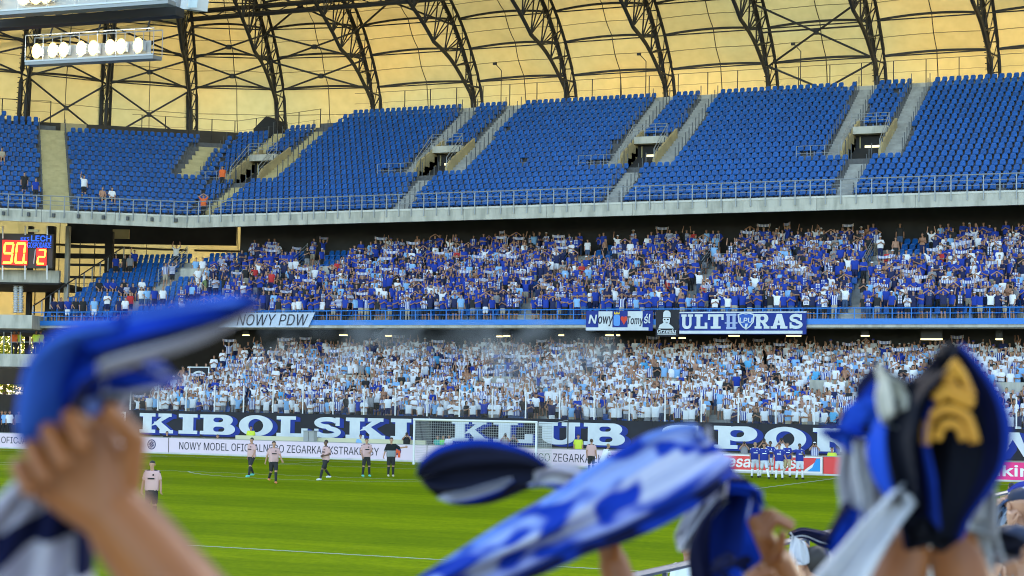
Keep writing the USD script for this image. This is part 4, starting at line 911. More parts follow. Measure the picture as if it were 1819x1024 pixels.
def figure(arms, legs=LEGS, seg=6, fat=1.0, hip=None, near=False, grip=.6, armk=1.0, flip=1, head_turn=0.0, hair='short', lean=(0, 0), sleeve=.62, short=True, smooth=0, face=None):
    """meshes of a standing, walking or sitting person (faces -y)"""
    hp = Vn(0, 0, .93) if hip is None else Vn(*hip); dz = hp - Vn(0, 0, .93); lx, ly = lean
    up = lambda x, y, z: Vn(x + lx * (z - .93), y + ly * (z - .93), z) + dz
    a = [Vn(*q) + dz + Vn(lx * .45, ly * .45, 0) for q in arms]; lg = [Vn(*q) for q in legs]
    shR, shL = up(.175, .01, 1.43), up(-.175, .01, 1.43); hR, hL = hp + Vn(.085, 0, -.02), hp + Vn(-.085, 0, -.02)
    hc = up(0, -.015, 1.66); ct, st = math.cos(head_turn), math.sin(head_turn); fw = Vn(-st, -ct, 0)
    B = [Manifold.batch_hull([ball(up(.12, 0, 1.40), .07 * fat, seg), ball(up(-.12, 0, 1.40), .07 * fat, seg), ball(up(.08, -.01, 1.18), .10 * fat, seg), ball(up(-.08, -.01, 1.18), .10 * fat, seg)]),
         Manifold.batch_hull([ball(up(.08, -.01, 1.18), .10 * fat, seg), ball(up(-.08, -.01, 1.18), .10 * fat, seg), ball(hR, .105, seg), ball(hL, .105, seg)]),
         bone(up(0, .01, 1.42), hc + Vn(0, 0, -.08), .058, .052, seg),
         Manifold.batch_hull([ball(hc + Vn(0, .01, .025), (.078, .095, .09), max(seg, 8)), ball(hc + fw * .03 + Vn(0, 0, -.075), (.052, .055, .045), seg)])]
    if near or seg > 6: B += [bone(hc + fw * .085 + Vn(0, 0, .01), hc + fw * .108 + Vn(0, 0, -.025), .010, .014, 6)] + [ball(hc + Vn(s * ct, -s * st * -1, 0) * .082 + Vn(0, .01, -.005), (.014, .022, .032), 6) for s in (1, -1)]
    for sh, el, ha, sd in ((shR, a[0], a[1], 1), (shL, a[2], a[3], -1)):
        B += [bone(sh, el, .055 * fat * armk, .042 * armk, seg), bone(el, ha, .042 * armk, .03 * armk, seg)]
        dd = (ha - el) / np.linalg.norm(ha - el)
        B += hand(ha, dd, sd * flip, 6, grip, 1 + (armk - 1) * .4) if near else [Manifold.batch_hull([ball(ha, .032, 6), ball(ha + dd * .10, (.030, .030, .030), 6)])]
    for h, kn, an in ((hR, lg[0], lg[1]), (hL, lg[2], lg[3])):
        B += [bone(h, kn, .09, .058, seg), bone(kn, an, .058, .04, seg), bone(an + Vn(0, .02, -.03), an + Vn(0, -.15, -.055), .04, .033, seg)]
    out = {'body': to_tm(union(B), smooth)}
    g = .016
    S = [Manifold.batch_hull([ball(up(.135, 0, 1.405), .07 * fat + g, seg), ball(up(-.135, 0, 1.405), .07 * fat + g, seg), ball(up(.09, -.01, 1.18), .105 * fat + g, seg), ball(up(-.09, -.01, 1.18), .105 * fat + g, seg)]),
         Manifold.batch_hull([ball(up(.09, -.01, 1.18), .105 * fat + g, seg), ball(up(-.09, -.01, 1.18), .105 * fat + g, seg), ball(hR + Vn(.01, 0, .03), .105 + g, seg), ball(hL + Vn(-.01, 0, .03), .105 + g, seg)])]
    for sh, el in ((shR, a[0]), (shL, a[2])): S.append(bone(sh, sh + (el - sh) * sleeve, .066 * fat, .068, seg))
    out['shirt'] = to_tm(union(S), smooth)
    T = [Manifold.batch_hull([ball(hR + Vn(0, 0, .06), .113, seg), ball(hL + Vn(0, 0, .06), .113, seg), ball(hR + Vn(0, 0, -.07), .105, seg), ball(hL + Vn(0, 0, -.07), .105, seg)])]
    for h, kn, an in ((hR, lg[0], lg[1]), (hL, lg[2], lg[3])):
        if short: T.append(bone(h, h + (kn - h) * .86, .108, .088, seg))
        else: T += [bone(h, kn, .108, .075, seg), bone(kn, an + Vn(0, 0, .03), .075, .062, seg)]
    out['shorts' if short else 'trousers'] = to_tm(union(T), smooth)
    if hair == 'short': H = Manifold.batch_hull([ball(hc - fw * .018 + Vn(0, 0, .052), (.085, .095, .072), 8), ball(hc - fw * .055 + Vn(0, 0, -.0), (.065, .045, .06), 6)])
    elif hair == 'long': H = union([Manifold.batch_hull([ball(hc - fw * .02 + Vn(0, 0, .05), (.087, .097, .074), 8), ball(hc - fw * .06 + Vn(0, 0, -.15), (.075, .04, .06), 6)])])
    elif hair == 'cap': H = union([ball(hc + Vn(0, 0, .055), (.092, .10, .068), 8), Manifold.batch_hull([ball(hc + fw * .07 + Vn(0, 0, .052), (.07, .03, .012), 6), ball(hc + fw * .155 + Vn(0, 0, .038), (.05, .03, .010), 6)])])
    else: H = None
    if H is not None: out['cap' if hair == 'cap' else 'hair'] = to_tm(H)
    out['_'] = dict(hc=hc, fw=fw, a=a, up=up, lg=lg, hR=hR, hL=hL)
    return out
def scarf_neck(f):
    up = f['_']['up']; mb = MB()
    th = np.linspace(0, 2 * np.pi, 9); mb.tube([up(.085 * math.cos(t), .0 + .08 * math.sin(t), 1.475 + .02 * math.sin(t)) for t in th], .035, 5)
    for s in (-1, 1): mb.obox(up(s * .075, -.128, 1.22), [.045, 0, 0], [0, .014, 0], [0, 0, .25])
    return mb.get()
def scarf_up(f):
    a = f['_']['a']; p, q = a[3] + Vn(-.06, 0, .06), a[1] + Vn(.06, 0, .06); mb = MB()
    P = np.array([[p + (q - p) * s + Vn(0, -.02 * math.sin(7 * s), -.06 * math.sin(math.pi * s) + w) for w in (-.09, .09)] for s in np.linspace(0, 1, 7)])
    mb.grid(P); mb.grid((P + Vn(0, .02, 0))[::-1]); return mb.get()

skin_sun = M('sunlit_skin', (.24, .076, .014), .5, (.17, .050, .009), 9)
skins = [M('fair_skin', (.44, .23, .14), .55), M('tan_skin', (.34, .16, .085), .55), M('brown_skin', (.13, .065, .04), .5)]
hairs = [M('dark_hair', (.02, .015, .012), .6), M('brown_hair', (.07, .04, .02), .6), M('fair_hair', (.32, .22, .10), .6), M('grey_hair', (.3, .29, .27), .6)]
C_ = {'white': M('white_cotton', (.82, .82, .83), .85), 'royal': M('royal_blue_cotton', (.006, .038, .33), .8), 'navy': M('navy_cotton', (.008, .014, .07), .8), 'black': M('black_cotton', (.012, .012, .013), .8),
      'light': M('light_blue_cotton', (.24, .46, .74), .85), 'stripe': M_stripe('blue_white_stripes', (.74, .75, .78), (.012, .04, .30), .11, 'x', .52), 'hoop': M_stripe('blue_white_hoops', (.74, .75, .78), (.012, .03, .24), .085, 'y', .5),
      'grey': M('grey_cotton', (.25, .25, .26), .85), 'red': M('red_cotton', (.50, .03, .03), .8), 'cyan': M('sky_blue_cotton', (.10, .42, .72), .8), 'beige': M('beige_cotton', (.42, .36, .26), .85), 'denim': M('denim', (.05, .09, .18), .85), 'pink': M('pale_pink_jersey', (.60, .36, .34), .75), 'green': M('olive_cotton', (.16, .22, .08), .85)}
scarf_m = M_stripe('striped_scarf_knit', (.72, .73, .76), (.012, .03, .30), .10, 'y', .6)
capm = {'white': C_['white'], 'blue': C_['royal'], 'black': C_['black']}
WORD = {'white': 'white T-shirt', 'royal': 'blue T-shirt', 'navy': 'navy shirt', 'black': 'black T-shirt', 'light': 'pale blue shirt', 'stripe': 'striped shirt', 'hoop': 'hooped shirt', 'grey': 'grey T-shirt', 'red': 'red T-shirt', 'cyan': 'sky blue shirt', 'beige': 'beige T-shirt', 'green': 'olive T-shirt', 'bare': 'bare chest'}
PWORD = {'stand': 'arms down', 'clap': 'hands clapping', 'raise': 'both arms up', 'wave': 'one arm up', 'crossed': 'arms crossed', 'hold': 'scarf held overhead', 'head': 'hands on head', 'hips': 'hands on hips', 'lean': 'leaning on the rail', 'sit': 'sitting'}
LWORD = {'black': 'black', 'navy': 'navy', 'beige': 'beige', 'grey': 'grey', 'denim': 'denim', 'white': 'white', 'royal': 'blue'}
_fig = {}
SITL = [(.11, -.42, .50), (.12, -.40, .09), (-.11, -.42, .50), (-.12, -.40, .09)]
def get_fig(pose, hair, short, fat=1.0):
    key = (pose, hair, short, fat)
    if key not in _fig:
        if pose == 'sit': _fig[key] = figure([(.25, -.10, 1.15), (.12, -.36, 1.02), (-.25, -.10, 1.15), (-.12, -.36, 1.02)], SITL, hip=(0, .06, .50), hair=hair, short=short, lean=(0, -.12))
        else: _fig[key] = figure(POSES[pose], hair=hair, short=short, fat=fat)
    return _fig[key]
def uv_of(t): return np.c_[t.vertices[:, 0] + 5, t.vertices[:, 2]]
def dress(parent, pose, shirt, legs, hair, hcol, skin, scarf, short=True, fat=1.0):
    """the parts of one fan under parent"""
    f = get_fig(pose, hair, short, fat)
    mk = lambda nm, t, mt: usdkit.mesh(stage, f'{parent}/{nm}', t, mt, True, uv_of(t) if hasattr(t, 'vertices') else None)
    mk('body', f['body'], skins[skin])
    if shirt != 'bare': mk('shirt', f['shirt'], C_[shirt])
    nm = 'shorts' if short else 'trousers'; mk(nm, f[nm], C_[legs])
    if 'hair' in f: mk('hair', f['hair'], hairs[hcol])
    if 'cap' in f: mk('cap', f['cap'], capm[('white', 'blue', 'black')[hcol % 3]])
    if scarf or pose == 'hold':
        v, ff = scarf_up(f) if pose == 'hold' else scarf_neck(f)
        usdkit.mesh(stage, f'{parent}/scarf', (v, ff), scarf_m, False, np.c_[v[:, 0] * (1 if pose == 'hold' else 0) + 5, (v[:, 0] if pose == 'hold' else v[:, 2]) + 5])
LOWER_MIX = [('white', .52), ('stripe', .15), ('light', .09), ('hoop', .012), ('navy', .06), ('royal', .05), ('black', .045), ('bare', .035), ('grey', .02), ('cyan', .015)]
MID_MIX = [('royal', .54), ('navy', .17), ('stripe', .07), ('hoop', .015), ('white', .10), ('black', .08), ('light', .05), ('grey', .015), ('red', .006), ('bare', .01)]
LPOSE = [('stand', .36), ('clap', .24), ('raise', .06), ('wave', .09), ('crossed', .12), ('hold', .02), ('head', .02), ('hips', .08)]
pr_ = random.Random(5)
def pick(L): 
    x = pr_.random() * sum(w for _, w in L)
    for k, w in L:
        x -= w
        if x <= 0: return k
    return L[-1][0]
def make_kinds(mix, n, tag_):
    out = []
    for i in range(n):
        shirt = mix[i % len(mix)][0] if i < 2 * len(mix) else pick(mix)
        pose = pick(LPOSE); hair = pick([('short', .62), ('long', .16), ('cap', .22)])
        short = pr_.random() < .7; fat = pick([(.86, .3), (.95, .4), (1.06, .2), (1.18, .1)])
        k = dict(pose=pose, shirt=shirt, legs=pick([('black', .35), ('navy', .2), ('beige', .15), ('grey', .1), ('denim', .15), ('white', .05)]), hair=hair, hcol=pick([(0, .45), (1, .35), (2, .13), (3, .07)]), skin=pick([(0, .62), (1, .38)]), scarf=pr_.random() < (.20 if shirt in ('white', 'royal', 'black') else .05), short=short, fat=fat)
        out.append(k)
    return out
_cls = {}
def kind_class(k):
    key = tuple(k.get(x, 1.0) for x in ('pose', 'shirt', 'legs', 'hair', 'hcol', 'skin', 'scarf', 'short', 'fat'))
    if key not in _cls:
        path = f'/_fan_kinds/fan_{len(_cls):03d}'
        if not _cls: stage.CreateClassPrim('/_fan_kinds')
        stage.CreateClassPrim(path); dress(path, **k); _cls[key] = path
    return _cls[key]
def mat4(p, rz, s):
    c, d = math.cos(rz) * s, math.sin(rz) * s
    return Gf.Matrix4d(c, d, 0, 0, -d, c, 0, 0, 0, 0, s, 0, float(p[0]), float(p[1]), float(p[2]), 1)
def fan(k, p, rz, s, label, group):
    path = uniq('/World', 'person'); x = UsdGeom.Xform.Define(stage, path); x.AddTransformOp().Set(mat4(p, rz, s))
    x.GetPrim().GetReferences().AddInternalReference(kind_class(k)); x.GetPrim().SetInstanceable(True)
    tag(x.GetPrim(), label, 'person', group); return path
def crowd_stuff(name, label, kinds, items):
    """the rest of the crowd: one instancer"""
    pi = UsdGeom.PointInstancer.Define(stage, f'/World/{name}'); protos = []
    for i, k in enumerate(kinds):
        pp = f'/World/{name}/fan_{i:03d}'; UsdGeom.Xform.Define(stage, pp); dress(pp, **k); protos.append(pp)
    pi.CreatePrototypesRel().SetTargets([Sdf.Path(p) for p in protos])
    pi.CreateProtoIndicesAttr([int(i[0]) for i in items]); pi.CreatePositionsAttr(Vt.Vec3fArray([Gf.Vec3f(*map(float, i[1])) for i in items]))
    pi.CreateOrientationsAttr(Vt.QuathArray([Gf.Quath(math.cos(i[2] / 2), 0, 0, math.sin(i[2] / 2)) for i in items]))
    pi.CreateScalesAttr(Vt.Vec3fArray([Gf.Vec3f(i[3], i[3], i[3]) for i in items]))
    tag(pi.GetPrim(), label, 'crowd', None, 'stuff')

LK, MK = make_kinds(LOWER_MIX, 56, 'l'), make_kinds(MID_MIX, 52, 'm')
def face_rz(p):   # roughly towards the corner where the players stand
    t = math.atan2(18 - p[0], p[1] + 12); return t * .8
cand = []
for k in range(LN):
    for x in np.arange(XR_END - 1, LX0 + .35, -0.43):
        if proj((x, LY + LRD * k, LZ + LRZ * k + 1))[0][0] > 1900: continue
        da = min(abs(x - c) for c in LAIS); 
        if da < .7 and rng.random() > (.62 if k > 2 else .3): continue
        if any(c + 3.9 < x < c + 6.9 for c in LAIS) and 5 <= k <= 6 and rng.random() < .3: continue
        if any(c + 4.1 < x < c + 6.7 for c in LAIS) and 7 <= k <= 8: continue
        if x < LX0 + 1 + .25 * (k if k > 3 else 0) and rng.random() > .4: continue
        if rng.random() > (.82 if k < 1 else .98): continue
        cand.append(('l', k, x + rng.normal(0, .05), LY + LRD * k + .30 + rng.normal(0, .07), LZ + LRZ * k))
def mid_density(x, k):
    if x > -12: return .99
    if x > -22: return .95 - (.15 if k > 9 else 0)
    if x > -28: return .82 if k < 10 else .5
    if x > -33: return .5
    return 0.0
for k in range(MN):
    for x in np.arange(XR_END - 1, MX0 + .4, -0.435):
        if proj((x, MY + MRD * k, MZ + MRZ * k + 1))[0][0] > 1900: continue
        da = min(abs(x - c) for c in MAIS)
        if da < .7 and rng.random() > (.45 if -30 < x < 3 or k < 3 else .2): continue
        for i, c in enumerate(MAIS):
            if (i % 2 == 0 or c < -20) and c + .7 < x < c + 3.7 and k in (8, 9) or (i % 2 == 0 or c < -20) and c + .9 < x < c + 3.3 and k > 9 and rng.random() < .75: da = -1
        if da < 0: continue
        if rng.random() > mid_density(x, k) * (.95 if k < MN - 2 else .75): continue
        cand.append(('m', k, x + rng.normal(0, .05), MY + MRD * k + .30 + rng.normal(0, .07), MZ + MRZ * k))
def nearest_name(px_):
    L = [('K of KIBOLSKI', 277), ('I', 333), ('B', 386), ('O', 454), ('L', 518), ('S', 581), ('second K', 649), ('last I', 712), ('left goal post', 740), ('K of KLUB', 834), ('L of KLUB', 911), ('right goal post', 950), ('U of KLUB', 993), ('B of KLUB', 1073), ('blue scarf end', 1180), ('gap before P', 1245), ('P', 1306), ('second O', 1395), ('letter R', 1480), ('tall white scarf', 1570), ('gold emblem scarf', 1690), ('letter W', 1795)]
    return min(L, key=lambda q: abs(q[1] - px_))[0]
def nearest_mid(px_):
    L = [('railing end', 120), ('round emblem banner', 290), ('PDW banner', 500), ('rail beside PDW', 600), ('rail above second K', 700), ('rail above the goal', 820), ('rail before town banner', 960), ('town banner', 1095), ('portrait banner', 1186), ('letters ULT', 1255), ('LPU shield', 1330), ('letters RAS', 1400), ('rail right of ULTRAS', 1480), ('rail above white scarf', 1590), ('rail near right edge', 1740)]
    return min(L, key=lambda q: abs(q[1] - px_))[0]
ROWN = ['front', 'second', 'third', 'fourth', 'fifth', 'sixth']
HW = {'short': lambda h: ('dark hair', 'brown hair', 'fair hair', 'grey hair')[h], 'long': lambda h: 'long ' + ('dark hair', 'brown hair', 'fair hair', 'grey hair')[h], 'cap': lambda h: ('white', 'blue', 'black')[h % 3] + ' cap'}
low_front = sorted([c for c in cand if c[0] == 'l' and c[1] <= 1], key=lambda c: np.linalg.norm(Vn(*c[2:]) - CAM))[:150]
mid_front = sorted([c for c in cand if c[0] == 'm' and c[1] == 0 and c[2] > -30], key=lambda c: np.linalg.norm(Vn(*c[2:]) - CAM))[:60]
single_ids = set(id(c) for c in low_front + mid_front)
labels = {}
def label_for(c, k, px_):
    where = ('above the ' + nearest_name(px_)) if c[0] == 'l' else ('at the ' + nearest_mid(px_))
    sh = 'bare-chested' if k['shirt'] == 'bare' else 'in ' + WORD[k['shirt']]
    row = ROWN[c[1]] + ' row ' + ('of the lower tier' if c[0] == 'l' else 'of the middle tier')
    base = f"{WORD[k['shirt']]}, {HW[k['hair']](k['hcol'])}, {PWORD[k['pose']]}, {ROWN[c[1]]} row, {where}"
    if base in labels: 
        labels[base] += 1; base2 = f"{WORD[k['shirt']]}, {LWORD[k['legs']]} {'shorts' if k['short'] else 'trousers'}, {PWORD[k['pose']]}, {ROWN[c[1]]} row, {where}"
        base3 = f"{WORD[k['shirt']]}, {HW[k['hair']](k['hcol'])}, {LWORD[k['legs']]} legs, {PWORD[k['pose']]}, {ROWN[c[1]]} row, {where}"
        for b in (base2, base3):
            if b not in labels: labels[b] = 1; return b
        return base
    labels[base] = 1; return base
rest_l, rest_m = [], []
for c in cand:
    p = Vn(*c[2:]); rz = face_rz(p) + rng.normal(0, .42); s = rng.uniform(.84, 1.01)
    kinds = LK if c[0] == 'l' else MK
    want = pick(LOWER_MIX if c[0] == 'l' else MID_MIX); opts = [i for i, q in enumerate(kinds) if q['shirt'] == want]
    ki = opts[int(rng.integers(len(opts)))]
    if id(c) in single_ids:
        k = kinds[ki]; px_ = proj(p + [0, 0, 1])[0][0]
        fan(k, p, rz, s, label_for(c, k, px_), 'fans standing in the lower tier' if c[0] == 'l' else 'fans at the blue railing')
    else: (rest_l if c[0] == 'l' else rest_m).append((ki, p, rz, s))
crowd_stuff('lower_crowd', 'dense crowd of fans mostly in white filling the lower tier', LK, rest_l)
crowd_stuff('middle_crowd', 'dense crowd of fans mostly in blue filling the middle tier', MK, rest_m)
# people one can tell apart in the emptier parts
def fan_at(x, y, Y, z, label, pose='stand', shirt='white', legs='black', hair='short', hcol=0, skin=0, scarf=False, short=True, s=1.0, rz=None, group=None):
    p = pixY(x, y, Y); p[2] = z
    fan(dict(pose=pose, shirt=shirt, legs=legs, hair=hair, hcol=hcol, skin=skin, scarf=scarf, short=short), p, face_rz(p) if rz is None else rz, s, label, group)
def mid_fan(x, k, label, **kw): fan_at(x, 560 - 10.5 * k, MY + MRD * k + .35, MZ + MRZ * k, label, **kw)
for a in ((95, 0, 'fan in navy leaning on the blue railing, leftmost of the row of five', 'lean', 'navy', 'black', 'short', 0), (108, 0, 'fan with long dark hair in navy at the left end of the blue railing', 'lean', 'navy', 'black', 'long', 0), (120, 0, 'fan in royal blue and white shorts leaning on the left railing', 'lean', 'royal', 'white', 'short', 1),
          (134, 0, 'fan with long brown hair in black leaning on the left railing', 'lean', 'black', 'denim', 'long', 1), (147, 0, 'fan with long dark hair in black, rightmost of the five at the left railing', 'stand', 'black', 'black', 'long', 0), (167, 0, 'child-like fan in light blue alone at the left railing', 'stand', 'light', 'white', 'short', 0),
          (190, 1, 'fan in white T-shirt clapping alone beside the left stairs', 'clap', 'white', 'navy', 'short', 1), (212, 0, 'fan in navy standing on the left stairs beside a white shirt', 'stand', 'navy', 'black', 'short', 0), (222, 0, 'fan in white T-shirt and black trousers on the left stairs', 'stand', 'white', 'black', 'short', 0), (231, 1, 'fan in red behind the white shirt on the left stairs', 'stand', 'red', 'black', 'short', 1),
          (176, 5, 'fan in black sitting at the far left of the sitting row', 'sit', 'black', 'black', 'short', 0), (191, 5, 'fan in blue sitting, second from the left in the sitting row', 'sit', 'royal', 'black', 'short', 1), (201, 5, 'fan in blue sitting beside another in the left seats', 'sit', 'royal', 'black', 'short', 0), (220, 5, 'fan in black sitting with legs stretched in the left seats', 'sit', 'black', 'black', 'short', 0),
          (216, 4, 'fan in dark shirt sitting one row lower, left of three', 'sit', 'navy', 'black', 'short', 0), (226, 4, 'fan in hooped shirt sitting one row lower, middle of three', 'sit', 'hoop', 'black', 'short', 1), (236, 4, 'fan in dark blue sitting one row lower, right of three', 'sit', 'navy', 'black', 'short', 1), (252, 5, 'fan in white sitting alone beside the left stairs', 'sit', 'white', 'black', 'short', 0),
          (206, 9, 'fan in royal blue standing high at the dark left end', 'stand', 'royal', 'black', 'short', 0), (222, 9, 'fan in black beside a grey shirt high at the left end', 'stand', 'black', 'black', 'short', 0), (231, 9, 'fan in grey T-shirt high at the left end', 'stand', 'grey', 'black', 'short', 1), (239, 10, 'fan in royal blue with an arm up high at the left end', 'wave', 'royal', 'black', 'short', 0),
          (251, 2, 'fan in white T-shirt and denim right of the left stairs', 'stand', 'white', 'denim', 'short', 1), (262, 2, 'fan in light blue shirt right of the left stairs', 'hips', 'light', 'denim', 'short', 0), (274, 2, 'fan in royal blue between two light shirts near the left stairs', 'stand', 'royal', 'black', 'short', 1), (289, 2, 'fan in white T-shirt and black shorts, last of four near the left stairs', 'stand', 'white', 'black', 'short', 2),
          (294, 7, 'fan in striped shirt standing above the left stairs', 'stand', 'stripe', 'beige', 'short', 0), (306, 7, 'fan in hooped shirt standing above the left stairs', 'raise', 'hoop', 'black', 'short', 1), (313, 11, 'fan in white at the dark top beside the stair rail', 'raise', 'white', 'black', 'short', 0),
          (348, 8, 'fan in light blue shirt standing high above the round emblem', 'stand', 'light', 'black', 'short', 0), (360, 8, 'fan in white T-shirt standing high above the round emblem', 'stand', 'white', 'black', 'short', 1), (352, 6, 'fan all in white with hands on hips among empty seats', 'hips', 'white', 'white', 'short', 0), (378, 7, 'fan in white sitting among the empty seats left of the blue crowd', 'sit', 'white', 'grey', 'short', 0),
          (335, 3, 'fan in royal blue holding a scarf above the round emblem', 'stand', 'royal', 'black', 'short', 0), (346, 3, 'fan in royal blue and black shorts above the round emblem', 'raise', 'royal', 'black', 'short', 1), (367, 4, 'fan in olive T-shirt behind the blurred scarf tip', 'hips', 'green', 'beige', 'short', 0), (383, 4, 'fan in hooped shirt clapping behind the scarf tip', 'clap', 'hoop', 'black', 'short', 0), (452, 6, 'fan in red T-shirt at the left edge of the blue crowd', 'stand', 'red', 'denim', 'short', 1), (437, 6, 'fan in black T-shirt beside the red T-shirt', 'stand', 'black', 'beige', 'short', 0)):
    mid_fan(a[0], a[1], a[2], pose=a[3], shirt=a[4], legs=a[5], hair=a[6], hcol=a[7], group='fans spread out at the left of the middle tier')
def up_fan(x, t, k, label, **kw):
    q = PB(t, .6 + RD * k + .3); p = Vn(*q, Z0 + RZ * k)
    kw = {**dict(pose='sit', shirt='white', legs='black', hair='short', hcol=0, skin=0, scarf=False, short=True), **kw}
    fan(kw, p, A41 + .2, 1.0, label, 'people scattered in the empty upper tier')
for a in ((14.6, 9, 'person in white sitting with two others high in the empty corner block, left', 'sit', 'white'), (13.9, 9, 'person in white sitting between two others in the empty corner block', 'sit', 'white'), (13.2, 9, 'person in pale shirt sitting at the right of three in the corner block', 'sit', 'beige'),
          (11.6, 3, 'person in black standing left of the cream stairs', 'stand', 'black'), (10.8, 2, 'person in blue standing left of the cream stairs', 'stand', 'royal'), (7.3, 3, 'person in white standing with one arm up, right of the cream stairs', 'wave', 'white'), (6.0, 2, 'bare-chested person sitting right of the cream stairs', 'sit', 'bare'), (5.3, 2, 'person in white sitting beside a bare-chested one', 'sit', 'white')):
    up_fan(0, a[0], a[1], a[2], pose=a[3], shirt=a[4])
orange = M('orange_vest', (.75, .13, .02), .7); yellow = M('yellow_vest', (.62, .75, .04), .6)
_cls_vest = {}
def person_detail(name, label, p, rz, arms, legs, mats, group=None, s=1.0, **kw):
    """a player, steward or photographer: each with parts of its own"""
    f = figure(arms, legs, seg=8, **kw); path = thing('person', label, 'person', group)
    stage.GetPrimAtPath(path).GetAttribute('xformOpOrder')
    UsdGeom.Xformable(stage.GetPrimAtPath(path)).AddTransformOp().Set(mat4(p, rz, s))
    for nm, t in f.items():
        if nm == '_': continue
        part(path, nm, t, mats.get(nm, mats.get('shorts')), True, uv_of(t))
    if 'patch' in mats:
        up = f['_']['up']
        for sd in (-1, 1): part(path, 'shoulder_stripe', to_tm(bone(up(sd * .09, .005, 1.47), up(sd * .20, .01, 1.425), .045, .052, 8)), mats['patch'], True)
        part(path, 'chest_print', MB().obox(up(0, -.142, 1.25), [.10, 0, 0], [0, .006, 0], [0, 0, .022]).obox(up(.06, -.137, 1.36), [.022, 0, 0], [0, .006, 0], [0, 0, .026]).get(), mats['patch'])
    if 'socks' in mats:
        lg = f['_']['lg']; S = union([bone(kn + (an - kn) * .18, an, .066, .050, 8) for kn, an in ((lg[0], lg[1]), (lg[2], lg[3]))]); part(path, 'socks', to_tm(S), mats['socks'], True)
    if 'boots' in mats:
        lg = f['_']['lg']; S = union([bone(an + Vn(0, .02, -.035), an + Vn(0, -.16, -.05), .052, .042, 8) for an in (lg[1], lg[3])]); part(path, 'boots', to_tm(S), mats['boots'], True)
    return path, f
ow = dict(body=skins[0], shirt=orange, trousers=C_['black'], hair=hairs[0], boots=C_['black'])
q = PB(-1.2, .35); person_detail('p', 'steward in orange vest standing at the front rail of the corner block', Vn(*q, Z0), .5, POSES['head'], LEGS, ow, short=False)
person_detail('p', 'steward in orange vest standing on the stairs beside the left vomitory', Vn(-35.4, YF + 5.8, Z0 + RZ * 6), .3, POSES['stand'], LEGS, ow, short=False)

# players on the pitch
pk = dict(body=skins[0], shirt=C_['pink'], shorts=C_['black'], hair=hairs[0], socks=C_['black'], boots=M('mint_boots', (.15, .6, .5), .5), patch=C_['black'])
pk2 = dict(pk, boots=M('white_boots', (.7, .7, .65), .5)); pk3 = dict(pk2, body=skins[2])
WALK1 = [(.07, -.20, .53), (.05, -.30, .10), (-.09, .02, .50), (-.12, .30, .20)]
WALK2 = [(.12, -.20, .53), (.20, -.36, .11), (-.10, .04, .50), (-.16, .30, .15)]
STEP = [(.13, -.04, .5), (.16, .0, .09), (-.13, -.04, .5), (-.16, .0, .09)]
SWING = [(.27, -.08, 1.15), (.30, -.24, .98), (-.26, .08, 1.14), (-.32, .10, .90)]
def at(x, y): return pixG(x, y)
fc = lambda p, a=0.0: math.atan2(CAM[0] - p[0], -(CAM[1] - p[1])) * 1.0 + a    # facing the camera, turned by a
NU = 'players in pale pink shirts walking towards the camera'
for x, y, lb, arms, lg, mt, a in ((446, 848, 'player in pale pink shirt walking, left of the group, steward in yellow behind', SWING, WALK2, pk, -.75), (485, 859, 'player in pale pink shirt with head down, second from the left', SWING, WALK1, dict(pk2, boots=M('orange_boots', (.7, .2, .08), .5)), .2), (578, 854, 'dark-haired player in pale pink shirt striding in profile', [(.26, .05, 1.15), (.16, -.18, 1.1), (-.26, .05, 1.15), (-.1, -.16, 1.08)], WALK1, pk3, -1.0), (650, 847, 'player in pale pink shirt and mint boots standing by the penalty area', [(.26, .02, 1.15), (.12, -.2, 1.12), (-.26, .04, 1.14), (-.24, -.12, .95)], STEP, pk, .3)):
    p = at(x, y); person_detail('p', lb, p, fc(p, a), arms, lg, mt, None, 1.02, near=True)
p = at(268, 926); person_detail('p', 'nearest player in pale pink shirt beside the blurred arm', p, fc(p, -.2), [(.25, .03, 1.14), (.28, -.06, .90), (-.25, .0, 1.14), (-.27, -.10, .9)], LEGS, dict(pk2), None, 1.02, near=True)
person_detail('p2', 'player in pale pink shirt seen from behind at the black net pole', at(1050, 842), fc(at(1050, 842), 2.9), POSES['stand'], LEGS, dict(pk2, hair=hairs[1]), None, 1.0)
person_detail('p2', 'player in pale shirt crouching at the board beside the scarf', at(1073, 838), fc(at(1073, 838), 2.2), [(.25, -.16, 1.10), (.15, -.4, .95), (-.25, -.16, 1.10), (-.15, -.4, .95)], [(.14, -.30, .55), (.12, -.05, .10), (-.14, -.30, .50), (-.12, .0, .10)], dict(pk2, shirt=C_['white'], shorts=C_['white'], hair=hairs[2]), None, 1.0, hip=(0, .08, .62), lean=(0, -.45))
p = at(694, 847); gk = M_stripe('goalkeeper_shirt', (.26, .28, .30), (.015, .015, .017), 3.2, 'y', .37, .8, 0.0)
person_detail('p', 'goalkeeper in black and grey with one arm stretched out', p, fc(p, .1), [(.36, -.02, 1.30), (.62, -.06, 1.34), (-.27, .02, 1.16), (-.34, -.08, .94)], LEGS, dict(body=skins[0], shirt=gk, shorts=C_['black'], hair=hairs[1], socks=C_['black'], boots=M('cream_boots', (.7, .62, .45), .5)), None, 1.04, near=True, sleeve=.95)
bl = dict(body=skins[0], shirt=C_['royal'] if False else M('dark_blue_jersey', (.008, .025, .26), .7), shorts=M('pale_shorts', (.62, .66, .74), .8), hair=hairs[0], socks=C_['white'], boots=C_['black'], patch=C_['white'])
BU = 'players in blue shirts gathered at the red board'
